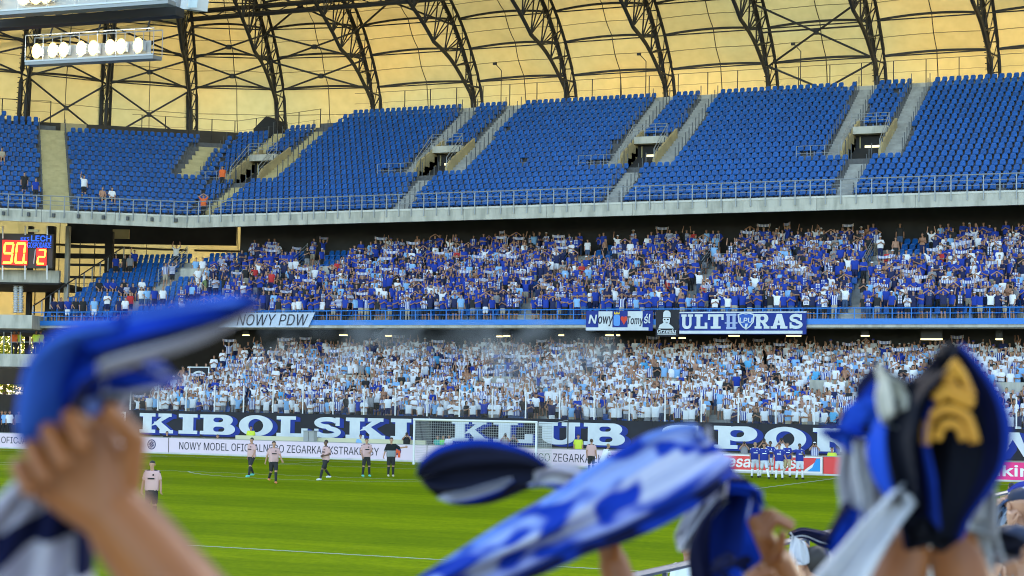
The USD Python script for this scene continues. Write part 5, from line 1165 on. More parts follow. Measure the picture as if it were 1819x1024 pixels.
for x, y, lb, arms, lg, mt, a in ((1341, 849, 'player in blue shirt and white shorts, leftmost of the blue group', POSES['stand'], STEP, dict(bl, hair=hairs[2]), .2), (1357, 851, 'player in blue shirt walking, second in the blue group', POSES['stand'], WALK2, bl, .1), (1368, 845, 'dark player in blue half hidden behind the blue group', POSES['crossed'], LEGS, dict(bl, body=skins[2]), 0.), (1384, 852, 'bearded player in blue shirt in the middle of the group', [(.27, .02, 1.15), (.36, -.1, .98), (-.27, .02, 1.15), (-.32, -.1, .95)], STEP, bl, -.1), (1398, 848, 'player with a beige bag-like bib at the right of the blue group', POSES['stand'], WALK1, dict(bl, shorts=M('tan_shorts', (.55, .42, .22), .8)), .3), (1420, 852, 'dark player in blue reaching an arm out towards the group', [(.24, -.05, 1.15), (.08, -.22, 1.28), (-.40, -.05, 1.30), (-.62, -.12, 1.18)], STEP, dict(bl, body=skins[2]), .4)):
    p = at(x, y); person_detail('p', lb, p, fc(p, a), arms, lg, mt, None, 1.0, near=True)
# people behind the boards
CAMERA_ARMS = [(.27, -.08, 1.32), (.07, -.24, 1.60), (-.27, -.08, 1.32), (-.07, -.24, 1.60)]
def behind(x, Yb, lb, shirt, arms=POSES['stand'], hair='short', hcol=0, hip=None, legs=LEGS, s=1.0, trousers=True, a=0.0, camera=False, z=0.013, skin=0):
    p = Vn(pixY(x, 800, Yb)[0], Yb, z); mats = dict(body=skins[skin], shirt=shirt, trousers=C_['black'], shorts=C_['black'], hair=hairs[hcol], cap=C_['white'])
    path, f = person_detail('p', lb, p, fc(p, a), arms, legs, mats, None, s, hair=hair, short=not trousers, hip=hip)
    if camera:
        hc = f['_']['hc'] + f['_']['fw'] * .2
        part(path, 'camera', MB().obox(hc, [.08, 0, 0], [0, .05, 0], [0, 0, .055]).tube([hc + Vn(0, -.05, 0), hc + Vn(0, -.24, 0)], .045, 8).get(), C_['black'])
SITB = [(.12, -.36, .40), (.13, -.2, .09), (-.12, -.36, .40), (-.13, -.2, .09)]
behind(445, 5.0, 'steward in bright yellow vest behind the board, left of the goal', yellow)
behind(1027, 4.8, 'steward in yellow vest standing before the letter U', yellow, hcol=0, a=.1)
behind(722, 4.2, 'photographer in black kneeling left of the goal post', C_['black'], CAMERA_ARMS, s=.93, camera=True)
behind(640, 4.6, 'person in pale blue sitting low behind the board under the letter K', C_['light'], hip=(0, .06, .62), legs=SITB, hcol=0)
behind(296, 4.3, 'head and shoulders of a person behind the board below the letter K', C_['black'], hip=(0, .06, .5), legs=SITB); behind(386, 4.3, 'brown-haired person low behind the board below the letter B', C_['red'], hip=(0, .06, .38), legs=SITB, hcol=1)
behind(777, 4.4, 'child in teal bib behind the goal net, leftmost of three', M('teal_bib', (.05, .35, .28), .7), s=.86); behind(787, 4.5, 'child in bright green bib behind the goal net, middle of three', M('green_bib', (.2, .72, .12), .7), s=.86, hcol=2); behind(797, 4.5, 'child in white behind the goal net, right of three', C_['white'], s=.9)
behind(897, 4.6, 'photographer in beige aiming from behind the goal net', C_['beige'], CAMERA_ARMS, s=.98, camera=True); behind(912, 4.6, 'photographer in black with fair hair behind the goal net', C_['black'], CAMERA_ARMS, s=.95, hcol=2, camera=True)
behind(1322, 4.5, 'photographer in light grey before the letter P', C_['grey'], CAMERA_ARMS, s=.92, camera=True); behind(1357, 4.8, 'photographer in black above the blue players, left', C_['black'], CAMERA_ARMS, s=1.02, camera=True); behind(1388, 4.8, 'photographer in white above the blue players, right', C_['white'], CAMERA_ARMS, s=1.05, camera=True)
behind(1447, 4.5, 'photographer in white cap and striped shirt before the letter R', C_['stripe'], CAMERA_ARMS, hair='cap', s=.96, camera=True); behind(1478, 4.5, 'steward in yellow vest crouching left of the tall white scarf', yellow, hip=(0, .06, .60), legs=SITB)
# people in the open corner on the left
def corner_person(x, y, D, lb, shirt, hcol=0, arms=POSES['stand']):
    p = pix(x, y, D); person_detail('p', lb, p, fc(p, .2), arms, LEGS, dict(body=skins[1], shirt=shirt, trousers=C_['black'], hair=hairs[hcol]), None, 1.0, short=False)
corner_person(24, 631, 136, 'steward in orange and dark clothes in the open left corner', orange); corner_person(32, 631, 136.5, 'steward in green-yellow vest beside the orange one in the left corner', yellow); corner_person(63, 631, 136, 'steward in yellow vest at the corner opening, left of two', yellow); corner_person(71, 631, 136.5, 'steward in yellow vest at the corner opening, right of two', yellow)
for x, lb, sh in ((8, 'person in blue sitting at the left edge above the board', 'light'), (16, 'person in white at the left edge above the board', 'white'), (2, 'person in navy at the very left edge above the board', 'navy'), (32, 'person in grey beside the blurred thumb', 'grey')):
    p = pix(x, 775, 131); corner_person(x, 775, 131, lb, C_[sh])
# black square flag held in the lower tier
fl = thing('square_flag', 'black square flag with white border and round lettering in the lower tier', 'flag'); Yq = 12.6
a, b = pixY(335, 682, Yq), pixY(372, 652, Yq)
part(fl, 'cloth', MB().box((a[0], Yq, a[2]), (b[0], Yq + .02, b[2])).get(), cloth_black)
fr_ = sbox(0, 0, 1, 1).difference(sbox(.06, .06, .94, .94)); rg_ = Point(.5, .4).buffer(.36, 24).difference(Point(.5, .4).buffer(.25, 24)).intersection(sbox(0, .3, 1, 1))
part(fl, 'border', onwall(fr_, a[0], b[0], a[2], b[2], Yq - .004, .006), cloth_white); part(fl, 'round_lettering', onwall(rg_, a[0], b[0], a[2], b[2], Yq - .004, .006), cloth_white)
for x in (a[0], b[0]): part(fl, 'pole', MB().tube([(x, Yq + .04, a[2] - 1.3), (x, Yq + .04, b[2] + .1)], .02, 5).get(), steel_black)

# ------------------------------------------------------------------ the stand the photographer stands in
FLX = lambda X: 0.25 * math.floor((X - 37.4) / .8)
near_stand = thing('side_stand', 'concrete steps of the near side stand under the scarf-waving fans', 'grandstand')
for k in range(0, 14): part(near_stand, 'row_step', MB().box((37.4 + .8 * k + (.3 if k == 0 else 0), -104, .25 * k - .5), (38.2 + .8 * k, -30, .25 * k + (.014 if k == 0 else 0))).get(), concrete_step)
part(near_stand, 'parapet', MB().box((37.4, -104, -.5), (37.68, -30, 1.55)).get(), concrete)
part(near_stand, 'parapet_cap', MB().box((37.36, -104, 1.552), (37.72, -30, 1.62)).get(), par_cap)
guard_rail('parapet_rail', 'dark steel rail on top of the near stand parapet at the lower right', [(37.54, -104, 1.62), (37.54, -30, 1.62)], .34, [.34], .025, M('navy_rail', (.02, .03, .07), .4), 2.0, r=.045)

# ------------------------------------------------------------------ waved scarves and the hands that hold them
def catmull(P, n):
    P = np.asarray(P, float); P = np.vstack([2 * P[0] - P[1], P, 2 * P[-1] - P[-2]]); out = []
    segs = len(P) - 3
    for t in np.linspace(0, segs - 1e-6, n):
        i = int(t); f = t - i; a, b, c, d = P[i:i + 4]
        out.append(.5 * ((2 * b) + (-a + c) * f + (2 * a - 5 * b + 4 * c - d) * f * f + (-a + 3 * b - 3 * c + d) * f ** 3))
    return np.array(out)
def ribbon(st, thick_=.014, puff=0.0027, n=60, m=19, seed=0, wr=.010):
    """knitted cloth swept along stations (x, y, D, hx, hy, hD): centre and half-width, surveyed in photograph pixels at distance D"""
    C = np.array([pix(s[0], s[1], s[2]) for s in st]); H = np.array([(pix(s[0] + s[3], s[1] + s[4], s[2] + (s[5] if len(s) > 5 else 0)) - pix(s[0], s[1], s[2])) for s in st])
    c, h = catmull(C, n), catmull(H, n); t = np.gradient(c, axis=0); t /= np.linalg.norm(t, axis=1, keepdims=True)
    nn = np.cross(t, h); nn /= np.linalg.norm(nn, axis=1, keepdims=True) + 1e-9
    L = np.r_[0, np.cumsum(np.linalg.norm(np.diff(c, axis=0), axis=1))]; v = np.linspace(-1, 1, m)
    rows = c[:, None] + h[:, None] * v[None, :, None]
    wob = 1 + .22 * (meshkit.noise(np.stack([L * 11 + seed * 3.3, L * 0, L * 0], -1), seed + 5) - .5)
    rows = c[:, None] + h[:, None] * v[None, :, None] * wob[:, None, None] + t[:, None] * (.012 * np.sin(v * 4 + seed))[None, :, None]
    fold = (meshkit.noise(np.stack(np.broadcast_arrays(L[:, None] * 4.5 + seed * 7.1, v[None] * 3.4 + seed + L[:, None] * 2, np.zeros((n, m)) + seed), -1), seed) - .5)[..., None] * (wr * 5 + .012)
    fold = fold + np.abs(meshkit.noise(np.stack(np.broadcast_arrays(L[:, None] * 3.0 + seed * 2.7, v[None] * 4.2 + L[:, None] * 3, np.zeros((n, m)) + seed), -1), seed + 21) - .5)[..., None] * .035
    fold = fold + (meshkit.noise(np.stack(np.broadcast_arrays(L[:, None] * 14, v[None] * 6 + seed, np.zeros((n, m)) + seed), -1), seed + 9) - .5)[..., None] * .012
    th = (thick_ / 2 + puff * np.sqrt(np.clip(1 - v ** 2, 0, 1)))[None, :, None] * np.clip(np.minimum(np.arange(n), np.arange(n)[::-1]) / 2.0, .15, 1)[:, None, None]
    top, bot = rows + nn[:, None] * (fold + th), rows + nn[:, None] * (fold - th)
    ring = np.concatenate([top, bot[:, ::-1]], 1); k = ring.shape[1]
    i, j = np.meshgrid(np.arange(n - 1), np.arange(k), indexing='ij')
    q = np.stack([i * k + j, (i + 1) * k + j, (i + 1) * k + (j + 1) % k, i * k + (j + 1) % k], -1).reshape(-1, 4)
    f = np.vstack([q[:, [0, 1, 2]], q[:, [0, 2, 3]]])
    caps = [(0, j, j + 1) for j in range(1, k - 1)] + [((n - 1) * k, (n - 1) * k + j + 1, (n - 1) * k + j) for j in range(1, k - 1)]
    uv = np.stack([np.broadcast_to(L[:, None], (n, k)), np.broadcast_to(np.r_[v, v[::-1]][None] * .5 + .5, (n, k))], -1).reshape(-1, 2)
    return (ring.reshape(-1, 3), np.vstack([f, caps])), uv
def M_scarf(name, bands, patch=None, pscale=(6, 2.0), plo=.5, phi=.56, cross=None):
    """knit: bands = [(v, colour)] across the width; patch = colour of woven figures; cross = (period, duty, colour) bars along the length"""
    if name in _mats: return _mats[name]
    nodes = {'uv': ('uvmap', {'attribute': 'st'}), 's': ('separate_xyz', {}), 'r': ('rgb_ramp', {'ramp': bands, 'interpolate': False}), 'p': ('principled_bsdf', {'roughness': .9, 'specular_ior_level': .15}),
             'bm': ('mapping', {'scale': (220, 90, 1)}), 'bn': ('wave_texture', {'scale': 1.0, 'distortion': 1.0}), 'b': ('bump', {'strength': .35, 'distance': .003})}
    links = [('uv.UV', 's.vector'), ('s.y', 'r.fac'), ('uv.UV', 'bm.vector'), ('bm.vector', 'bn.vector'), ('bn.fac', 'b.height'), ('b.normal', 'p.normal')]; last = 'r.color'
    if patch is not None:
        nodes.update(m=('mapping', {'scale': (pscale[0], pscale[1], 1)}), n=('noise_texture', {'scale': 1.0, 'detail': 1.0}), pr=('map_range', {'from_min': plo, 'from_max': phi, 'clamp': True}), x=('mix', {'color2': patch}))
        links += [('uv.UV', 'm.vector'), ('m.vector', 'n.vector'), ('n.fac', 'pr.value'), ('pr.result', 'x.fac'), (last, 'x.color1')]; last = 'x.color'
    if cross is not None:
        nodes.update(k=('math', {'math_type': 'multiply', 'value2': 1 / cross[0]}), f=('math', {'math_type': 'fraction'}), g=('math', {'math_type': 'greater_than', 'value2': cross[1]}), y=('mix', {'color2': cross[2]}))
        links += [('s.x', 'k.value1'), ('k.value', 'f.value1'), ('f.value', 'g.value1'), ('g.value', 'y.fac'), (last, 'y.color1')]; last = 'y.color'
    links.append((last, 'p.base_color'))
    _mats[name] = usdkit.material(stage, f'/World/Looks/{name}', nodes, links, surface='p.BSDF'); return _mats[name]
RB, NV, WH, GR, LB = (.004, .035, .36), (.004, .006, .036), (.66, .66, .70), (.33, .32, .37), (.16, .25, .64)
sA = M_scarf('left_scarf_knit', [(0, RB), (.07, (.05, .14, .55)), (.20, RB), (.52, NV), (.74, GR)])
sA2 = M_scarf('left_scarf_fold', [(0, (.02, .06, .36)), (.3, RB), (.75, NV)], GR, (5, 1.6), .60, .64)
sAt = M_scarf('left_scarf_tail', [(0, (.40, .38, .46)), (.5, (.52, .50, .58))], None, cross=(.105, .68, NV))
def fringe(g, st, mat, at_end=True, n=16, ln_=.055):
    """knotted tassels along the end of a scarf"""
    a, b = (st[-2], st[-1]) if at_end else (st[1], st[0]); c, p = pix(*b[:3]), pix(*a[:3]); d = (c - p) / np.linalg.norm(c - p); h = pix(b[0] + b[3], b[1] + b[4], b[2]) - c
    r = np.random.default_rng(n); mb = MB()
    for v in np.linspace(-1, 1, n):
        q = c + h * v; k = d + r.normal(0, .18, 3); mb.tube([q - d * .01, q + k * ln_ * .5, q + k * ln_ + np.array([0, 0, -.012])], [.005, .004, .0025], 5)
    part(g, 'fringe', mb.get(), mat)
def scarf(name, label, parts_):
    g = thing(name, label, 'scarf')
    for i, (nm, st, mt, kw) in enumerate(parts_):
        mesh, uv = ribbon(st, seed=i + len(label), **kw); part(g, nm, mesh, mt, True, uv)
        if nm in ('navy_band', 'flap'): fringe(g, st, C_['grey'] if nm == 'flap' else mt, nm != 'blue_lobe', 14, .05)
    return g
scarf('scarf', 'blurred blue and grey scarf whipped to the right above a raised fist', [
    ('loop', [(128, 778, 1.63, 36, 20), (108, 726, 1.61, 40, 24), (114, 672, 1.60, 32, 44), (150, 630, 1.59, 18, 54), (215, 612, 1.59, 10, 50)], M_scarf('left_scarf_loop', [(0, RB), (.12, (.04, .12, .5)), (.35, RB), (.62, (.12, .18, .50)), (.74, RB), (.88, NV)]), dict(wr=.014)),
    ('band', [(170, 622, 1.585, 14, 48), (240, 600, 1.58, 10, 50), (330, 578, 1.575, 7, 42), (400, 560, 1.57, 5, 32), (440, 548, 1.568, 4, 18)], sA, dict(wr=.012)),
    ('fold', [(95, 760, 1.652, 30, 40), (120, 706, 1.652, 20, 52), (180, 668, 1.652, 8, 44), (250, 668, 1.652, 4, 34), (300, 676, 1.652, 2, 16)], sA2, dict(puff=0.0036)),
    ('fold_tip', [(205, 672, 1.64, 6, 30), (250, 672, 1.64, 6, 34), (300, 678, 1.64, 2, 16)], M_scarf('left_scarf_fold_tip', [(0, (.30, .30, .40)), (.5, GR)]), dict()),
    ('inner_fold', [(130, 790, 1.680, 60, 10), (165, 745, 1.680, 56, 10), (190, 705, 1.680, 40, 8)], M_scarf('left_scarf_inner', [(0, NV), (.5, (.03, .04, .12))], (.30, .30, .42), (7, 3), .5, .56), dict(puff=0.0045)),
    ('tail', [(120, 800, 1.708, 70, -30), (85, 880, 1.722, 95, -20), (60, 960, 1.722, 115, -10), (40, 1070, 1.736, 130, 0)], sAt, dict(puff=0.0045, wr=.02))])
sB = M_scarf('middle_scarf_knit', [(0, (.14, .24, .62)), (.10, (.28, .36, .64)), (.34, (.46, .47, .58)), (.62, (.26, .30, .58)), (.78, (.02, .05, .32)), (.85, NV)], (.006, .035, .34), (11, 3.0), .47, .56)
scarf('scarf', 'long light blue and white scarf stretched diagonally across the lower middle', [
    ('band', [(1262, 800, 3.05, 30, 46), (1215, 822, 3.0, 34, 58), (1130, 868, 3.0, 30, 62), (1030, 920, 3.0, 26, 58), (930, 972, 3.0, 22, 50), (840, 1018, 3.0, 20, 42), (760, 1060, 3.0, 18, 36)], sB, dict(puff=0.0067, wr=.016)),
    ('end_fold', [(1262, 786, 3.1, 14, 22), (1272, 822, 3.1, 20, 20), (1262, 868, 3.12, 26, 18)], M_scarf('middle_scarf_end', [(0, GR), (.4, (.32, .33, .50)), (.8, GR)]), dict(puff=0.0067))])
sB2 = M_scarf('loop_scarf_knit', [(0, NV), (.06, (.008, .009, .022)), (.84, (.008, .012, .05)), (.90, RB)], (.30, .31, .38), (9, 3.0), .66, .70)
scarf('scarf', 'dark scarf loop with a blue edge hanging in front of the goal', [
    ('loop', [(985, 848, 3.3, 6, -12), (935, 838, 3.3, 4, -36), (870, 838, 3.3, 0, -54), (805, 842, 3.3, -6, -50), (768, 846, 3.3, -8, -30), (755, 848, 3.3, -4, -8)], sB2, dict(puff=0.0067, wr=.012)),
    ('inner_band', [(790, 884, 3.26, 4, 6), (835, 880, 3.25, 4, 12), (880, 868, 3.25, 4, 10), (905, 856, 3.26, 2, 4)], M_scarf('loop_scarf_band', [(0, (.34, .34, .40)), (.7, RB)]), dict()),
    ('twist', [(950, 852, 3.27, 6, -18), (985, 846, 3.26, 8, -22), (1030, 852, 3.27, 8, -24)], M_scarf('loop_scarf_twist', [(0, RB), (.2, (.55, .55, .58)), (.75, GR)]), dict(puff=0.0045))])
sC = M_scarf('bunched_scarf_knit', [(0, NV), (.3, (.008, .03, .26)), (.7, RB)], (.42, .44, .58), (7, 3), .60, .64)
scarf('scarf', 'bunched blue and white scarf held between two hands right of the middle', [
    ('bunch', [(1300, 1060, 3.403, 68, 4), (1292, 985, 3.403, 72, 6), (1296, 925, 3.403, 60, 8), (1310, 885, 3.403, 46, 8), (1318, 860, 3.403, 36, 4)], sC, dict(puff=0.0112, wr=.03)),
    ('fold', [(1262, 866, 3.320, 4, 10), (1300, 862, 3.320, 4, 15), (1338, 868, 3.320, 8, 14), (1346, 890, 3.320, 14, 6)], M_scarf('bunched_scarf_fold', [(0, NV), (.3, RB)]), dict(puff=0.0045)),
    ('white_fold', [(1210, 968, 3.486, 10, 14), (1240, 925, 3.486, 16, 18), (1268, 890, 3.486, 14, 16), (1290, 878, 3.486, 10, 12)], M_scarf('bunched_scarf_white', [(0, GR), (.45, (.58, .59, .64)), (.9, NV)]), dict(puff=0.0045)),
    ('roll', [(1282, 1000, 3.279, 14, 12), (1302, 1008, 3.270, 14, 18), (1316, 1022, 3.279, 12, 14)], M_scarf('bunched_scarf_roll', [(0, NV), (.6, RB), (.85, LB)]), dict(puff=0.0067))])
sD = M_scarf('emblem_scarf_knit', [(0, (.008, .03, .26)), (.07, NV), (.16, (.005, .006, .012)), (.95, NV)])
wD = M_scarf('white_scarf_knit', [(0, (.62, .62, .66)), (.6, (.52, .52, .55))])
bD = M_scarf('blue_scarf_knit', [(0, NV), (.25, RB), (.7, (.015, .07, .50))])
D0 = 2.42
gd = scarf('scarf', 'dark blue and black scarf with a gold emblem, tallest at the right', [
    ('drape', [(1692, 626, D0, -10, 4), (1688, 660, D0, -40, 2), (1684, 705, D0, -72, -2), (1682, 760, D0, -92, -4), (1680, 820, D0, -92, -2), (1668, 875, D0, -80, 2), (1660, 925, D0, -54, 6), (1656, 968, D0, -40, 6)], sD, dict(puff=.012, wr=.022)),
    ('left_fold', [(1652, 676, 2.40, -12, -16), (1624, 720, 2.39, -22, -12), (1612, 780, 2.39, -30, -4), (1622, 850, 2.39, -34, 0), (1634, 910, 2.4, -26, 2)], M_scarf('left_fold_knit', [(0, (.006, .03, .26)), (.25, NV), (.5, (.004, .005, .012))]), dict(puff=.01, wr=.02)),
    ('blue_lobe', [(1508, 786, 2.52, -8, 20), (1530, 745, 2.52, -26, 30), (1556, 712, 2.5, -26, 28), (1580, 690, 2.5, -10, 14)], bD, dict()),
    ('blue_fold', [(1592, 742, 2.46, -34, 2), (1590, 790, 2.44, -50, 4), (1600, 850, 2.44, -50, 4), (1612, 900, 2.44, -30, 4)], bD, dict()),
    ('side_edge', [(1712, 668, 2.46, 14, 10), (1746, 716, 2.46, 22, 8), (1762, 770, 2.46, 20, 2), (1742, 830, 2.46, 24, -12)], M_scarf('navy_edge_knit', [(0, (.004, .005, .012)), (.85, (.006, .012, .07))]), dict())])
gold = M('gold_thread', (.52, .24, .012), .7, (.40, .17, .01), 30)
def gold_line(pts, w, D=2.355): return MB().tube([pix(x, y, D) for x, y in catmull(np.array(pts, float), 24)], w, 6).get()
for pts, w in (([(1644, 790), (1648, 752), (1668, 730), (1694, 728), (1718, 744), (1732, 786)], .0075), ([(1664, 782), (1672, 760), (1688, 752), (1704, 760), (1712, 782)], .0065), ([(1660, 712), (1678, 696), (1700, 706), (1728, 718)], .0085), ([(1672, 706), (1682, 680), (1700, 694), (1724, 700)], .007), ([(1690, 676), (1698, 652), (1714, 676), (1726, 704)], .006), ([(1676, 672), (1690, 652), (1700, 640)], .005)):
    part(gd, 'gold_emblem', gold_line(pts, w), gold, True)
scarf('scarf', 'white scarf with blue end wound beside the gold emblem scarf', [
    ('upper_band', [(1598, 748, 2.41, 30, 2), (1592, 710, 2.41, 34, 6), (1586, 684, 2.41, 26, 8), (1572, 664, 2.41, 13, 6), (1568, 654, 2.41, 4, 4)], M_scarf('cream_scarf_knit', [(0, (.58, .57, .50)), (.5, (.50, .49, .42))]), dict()),
    ('long_band', [(1505, 768, 2.57, 14, 8), (1506, 800, 2.56, 18, 2), (1512, 850, 2.55, 26, 0), (1518, 905, 2.54, 26, 4), (1505, 960, 2.53, 24, 14)], M_scarf('grey_white_scarf_knit', [(0, (.40, .39, .43)), (.45, (.66, .66, .68))]), dict()),
    ('grey_band', [(1548, 790, 2.6, 20, 0), (1546, 840, 2.6, 24, 0), (1552, 895, 2.6, 22, 0), (1540, 940, 2.6, 18, 6)], M_scarf('grey_scarf_knit', [(0, (.34, .33, .37)), (.5, (.42, .41, .44))]), dict()),
    ('lower_band', [(1606, 876, 2.40, 14, 20), (1562, 930, 2.38, 24, 22), (1520, 985, 2.36, 32, 20), (1476, 1050, 2.36, 40, 22)], wD, dict()),
    ('blue_end', [(1512, 912, 2.50, 16, 10), (1500, 940, 2.5, 22, 10), (1480, 978, 2.5, 24, 12)], bD, dict())])
scarf('scarf', 'grey white scarf end with a dark underside right of the gold emblem scarf', [
    ('flap', [(1738, 848, 2.62, 26, 4), (1732, 880, 2.62, 34, 2), (1728, 915, 2.62, 36, 2), (1730, 936, 2.62, 30, 2)], M_scarf('flap_knit', [(0, (.62, .62, .63)), (.5, (.52, .52, .54))]), dict(puff=0.0045)),
    ('underside', [(1700, 945, 2.66, 16, 26), (1740, 958, 2.66, 8, 26), (1776, 972, 2.68, 6, 20), (1790, 985, 2.7, 4, 10)], M_scarf('underside_knit', [(0, (.01, .012, .03)), (.6, NV), (.85, (.3, .3, .36))]), dict(puff=0.0045))])

RZ_F = math.atan2(FWD[0], -FWD[1])
def near_fan(label, bx, D, s, armsR, armsL, shirt, skin=0, sleeve=.4, hair='short', hcol=0, floor=None, rz=None, armk=1.0, flip=1, seg=10, extra=None, short=True):
    """a fan built in place: arms given as surveyed points (elbow, wrist)"""
    p = pix(bx, 700, D); p[2] = FLX(p[0]) if floor is None else floor; rz = RZ_F if rz is None else rz
    c, sn = math.cos(-rz), math.sin(-rz); R = np.array([[c, -sn, 0], [sn, c, 0], [0, 0, 1]])
    loc = lambda q: R @ (pix(*q) - p) / s
    dflt = [(.25, .02, 1.14), (.26, -.07, .90)]
    a = [loc(q) for q in armsR] if armsR else [Vn(*q) for q in dflt]; b = [loc(q) for q in armsL] if armsL else [Vn(-q[0], q[1], q[2]) for q in dflt]
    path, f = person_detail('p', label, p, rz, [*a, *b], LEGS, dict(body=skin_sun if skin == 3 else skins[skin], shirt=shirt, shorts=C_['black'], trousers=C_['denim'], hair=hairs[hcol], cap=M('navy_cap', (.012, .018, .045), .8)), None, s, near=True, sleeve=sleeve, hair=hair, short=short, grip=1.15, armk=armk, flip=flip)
    return path, f
near_fan('fan at the left whose blurred raised forearm grips the whipped blue scarf', 640, 1.75, .97, None, [(452, 1225, 1.58), (216, 930, 1.60)], C_['white'], 3, flip=-1, armk=1.14)
near_fan('fan whose forearm rises under the long light blue scarf in the lower middle', 1255, 3.1, .88, None, [(1165, 1250, 3.05), (1092, 1005, 3.08)], C_['navy'], 3)
near_fan('fan right of the middle holding the bunched blue scarf in both hands', 1380, 3.55, .88, [(1490, 1225, 3.36), (1380, 1000, 3.30)], [(1250, 1230, 3.3), (1322, 1098, 3.16)], C_['royal'], 3, armk=1.15, flip=-1)
near_fan('fan under the gold emblem scarf with both orange-lit forearms raised', 1655, 2.75, .92, [(1765, 1215, 2.56), (1698, 985, 2.60)], [(1545, 1215, 2.56), (1606, 985, 2.60)], C_['black'], 3, armk=1.4)
# smaller fans further along the stand at the lower right
near_fan('fan whose raised arm shows over the parapet rail holding a white cloth', 1452, 12, 1.0, None, [(1440, 1062, 12), (1424, 992, 12)], C_['royal'], 0)
scarf('scarf', 'white cloth and striped navy scarf hanging from a raised hand by the parapet rail', [
    ('white_cloth', [(1408, 952, 11.9, 5, 8), (1416, 958, 11.9, 12, 4), (1418, 978, 11.9, 16, 2), (1420, 1000, 11.9, 15, 0)], wD, dict(puff=0.0090)),
    ('navy_band', [(1404, 952, 12.1, 2, 5), (1428, 948, 12.1, 2, 9), (1460, 958, 12.1, 1, 13), (1496, 968, 12.1, 1, 13)], M_scarf('navy_stripe_scarf', [(0, NV), (.4, (.008, .01, .04)), (.7, (.5, .5, .55)), (.8, NV)]), dict(puff=0.0067))])
near_fan('fan with a pale cap and sun-tanned face at the right edge of the picture', 1812, 8.6, .93, None, [(1772, 965, 8.4), (1740, 925, 8.3)], C_['grey'], 1, hair='cap', rz=RZ_F + 1.3)
near_fan('fan in navy cap seen from behind at the bottom right', 1752, 8.0, .90, None, None, C_['navy'], 0, hair='cap')
near_fan('fan with two bare forearms raised beside the dark scarf underside', 1728, 13, .95, [(1748, 1010, 12.9), (1732, 958, 12.9)], [(1706, 1010, 12.9), (1716, 962, 12.9)], C_['royal'], 0)
near_fan('fan at the right edge lifting a denim blue scarf with one hand', 1830, 14, 1.0, None, [(1822, 945, 14), (1796, 905, 14)], C_['white'], 1)
near_fan('fan in white shirt with arm up in front of the dark-clad coaches', 1795, 17, .98, [(1806, 930, 17), (1800, 900, 17)], [(1778, 935, 17), (1776, 905, 17)], C_['white'], 0)
near_fan('fan in black with dark hair low at the bottom right corner', 1788, 10.5, .86, None, [(1764, 985, 10.4), (1752, 955, 10.4)], C_['black'], 0)
denim_s = M_scarf('denim_scarf', [(0, (.03, .06, .14)), (.3, (.10, .17, .30)), (.6, (.30, .38, .50))], NV, (14, 3), .55, .6)
scarf('scarf', 'crumpled denim blue scarf lifted at the right edge of the picture', [('band', [(1768, 952, 14.1, 4, 8), (1775, 920, 14.1, 9, 10), (1792, 900, 14.0, 8, 12), (1806, 892, 14.0, 4, 10)], denim_s, dict(puff=0.0090, wr=.03))])
scarf('scarf', 'blue scarf with pale stripes at the right edge below the magenta board', [('band', [(1793, 878, 18, 1, 9), (1808, 872, 18, 1, 12), (1835, 866, 18, 1, 14)], M_scarf('pale_stripe_scarf', [(0, (.04, .05, .3)), (.35, WH), (.45, (.04, .05, .3)), (.7, WH), (.8, NV)]), dict(puff=0.0112))])
scarf('scarf', 'pale blue scarf lying across the hands low at the right', [('band', [(1760, 1002, 11, 1, 6), (1785, 992, 11, 1, 8), (1815, 996, 11, 1, 8)], denim_s, dict(puff=0.0067))])
near_fan('fan with dark hair just right of the emblem scarf arms at the bottom', 1712, 9.2, .88, None, None, C_['navy'], 0)
near_fan('fan with brown hair and one wrist up at the bottom right', 1772, 12, .92, [(1795, 1005, 11.9), (1786, 965, 11.9)], None, C_['light'], 1, hcol=1)
near_fan('fan with white cap and both wrists up at the right edge', 1815, 11.5, .95, [(1835, 950, 11.4), (1826, 915, 11.4)], [(1800, 965, 11.4), (1797, 935, 11.4)], C_['white'], 0, hair='cap')
near_fan('fan in striped shirt raising hands far along the parapet at the right', 1760, 20, 1.0, [(1772, 935, 20), (1768, 912, 20)], [(1748, 938, 20), (1752, 915, 20)], C_['stripe'], 1)
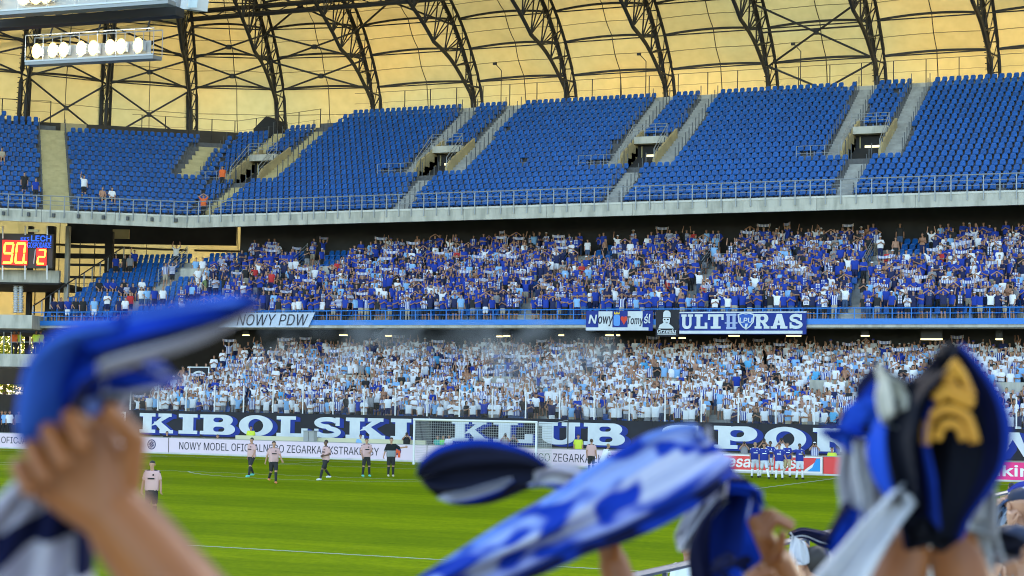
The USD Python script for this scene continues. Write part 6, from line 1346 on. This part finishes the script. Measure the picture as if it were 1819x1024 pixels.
scarf('scarf', 'navy and white scarf stretched between hands low at the bottom right', [('band', [(1716, 962, 12.8, 1, 7), (1740, 968, 12.8, 1, 9), (1765, 962, 12.8, 1, 9), (1786, 958, 12.8, 1, 7)], M_scarf('navy_white_scarf', [(0, WH), (.2, NV), (.5, (.02, .05, .26)), (.8, WH)]), dict(wr=.02))])
# people standing on the pitch side below
p = pix(1222, 900, 28); p[2] = 0.013; person_detail('p', 'person in white shirt and grey cap seen from behind at the touchline', p, RZ_F + .15, POSES['stand'], LEGS, dict(body=skins[1], shirt=C_['white'], trousers=C_['black'], cap=C_['grey']), None, 1.0, hair='cap', short=False, near=True)
p = pix(1797, 900, 50); p[2] = 0.013; person_detail('p', 'coach in black seen from behind below the magenta board', p, RZ_F - .2, POSES['hips'], LEGS, dict(body=skins[0], shirt=C_['black'], trousers=C_['black'], hair=hairs[0]), None, 1.02, short=False, near=True)
p = pix(1783, 900, 44.5); p[2] = 0.013; person_detail('p', 'fair-haired coach in black facing the stand at the right', p, RZ_F + 3.0, POSES['crossed'], LEGS, dict(body=skins[0], shirt=C_['black'], trousers=C_['black'], hair=hairs[2]), None, 1.0, short=False, near=True)

# ------------------------------------------------------------------ drifting smoke over the lower crowd
smoke_m = lambda nm, den, sc: usdkit.material(stage, f'/World/Looks/{nm}', {'g': ('geometry', {}), 'n': ('noise_texture', {'scale': sc, 'detail': 1.5, 'roughness': .5}), 'r': ('map_range', {'from_min': .47, 'from_max': .72, 'to_min': 0.0, 'to_max': den, 'clamp': True}), 'v': ('principled_volume', {'color': (.99, 1.0, 1.0), 'anisotropy': -.2})},
                                  [('g.position', 'n.vector'), ('n.fac', 'r.value'), ('r.result', 'v.density')], volume='v.volume')
sm1 = smoke_m('smoke_air', .20, .34)
for x, y, Y, rx, rz_, lb in ((565, 606, 11.5, 5.0, 1.6, 'thin bluish smoke drifting above the lower crowd left of the goal'), (985, 640, 11.0, 5.0, 2.6, 'pale smoke rising in the lower crowd behind the goal'), (785, 604, 12.0, 5.5, 1.3, 'thin smoke under the middle tier above the goal')):
    c = pixY(x, y, Y); t = trimesh.creation.icosphere(3, 1.0); v = t.vertices * [rx, 2.0, rz_]; v = v * (1 + .25 * (meshkit.noise(v * .9 + x) - .5))[:, None] + c
    struct('smoke', (v, t.faces), sm1, lb, 'stuff')
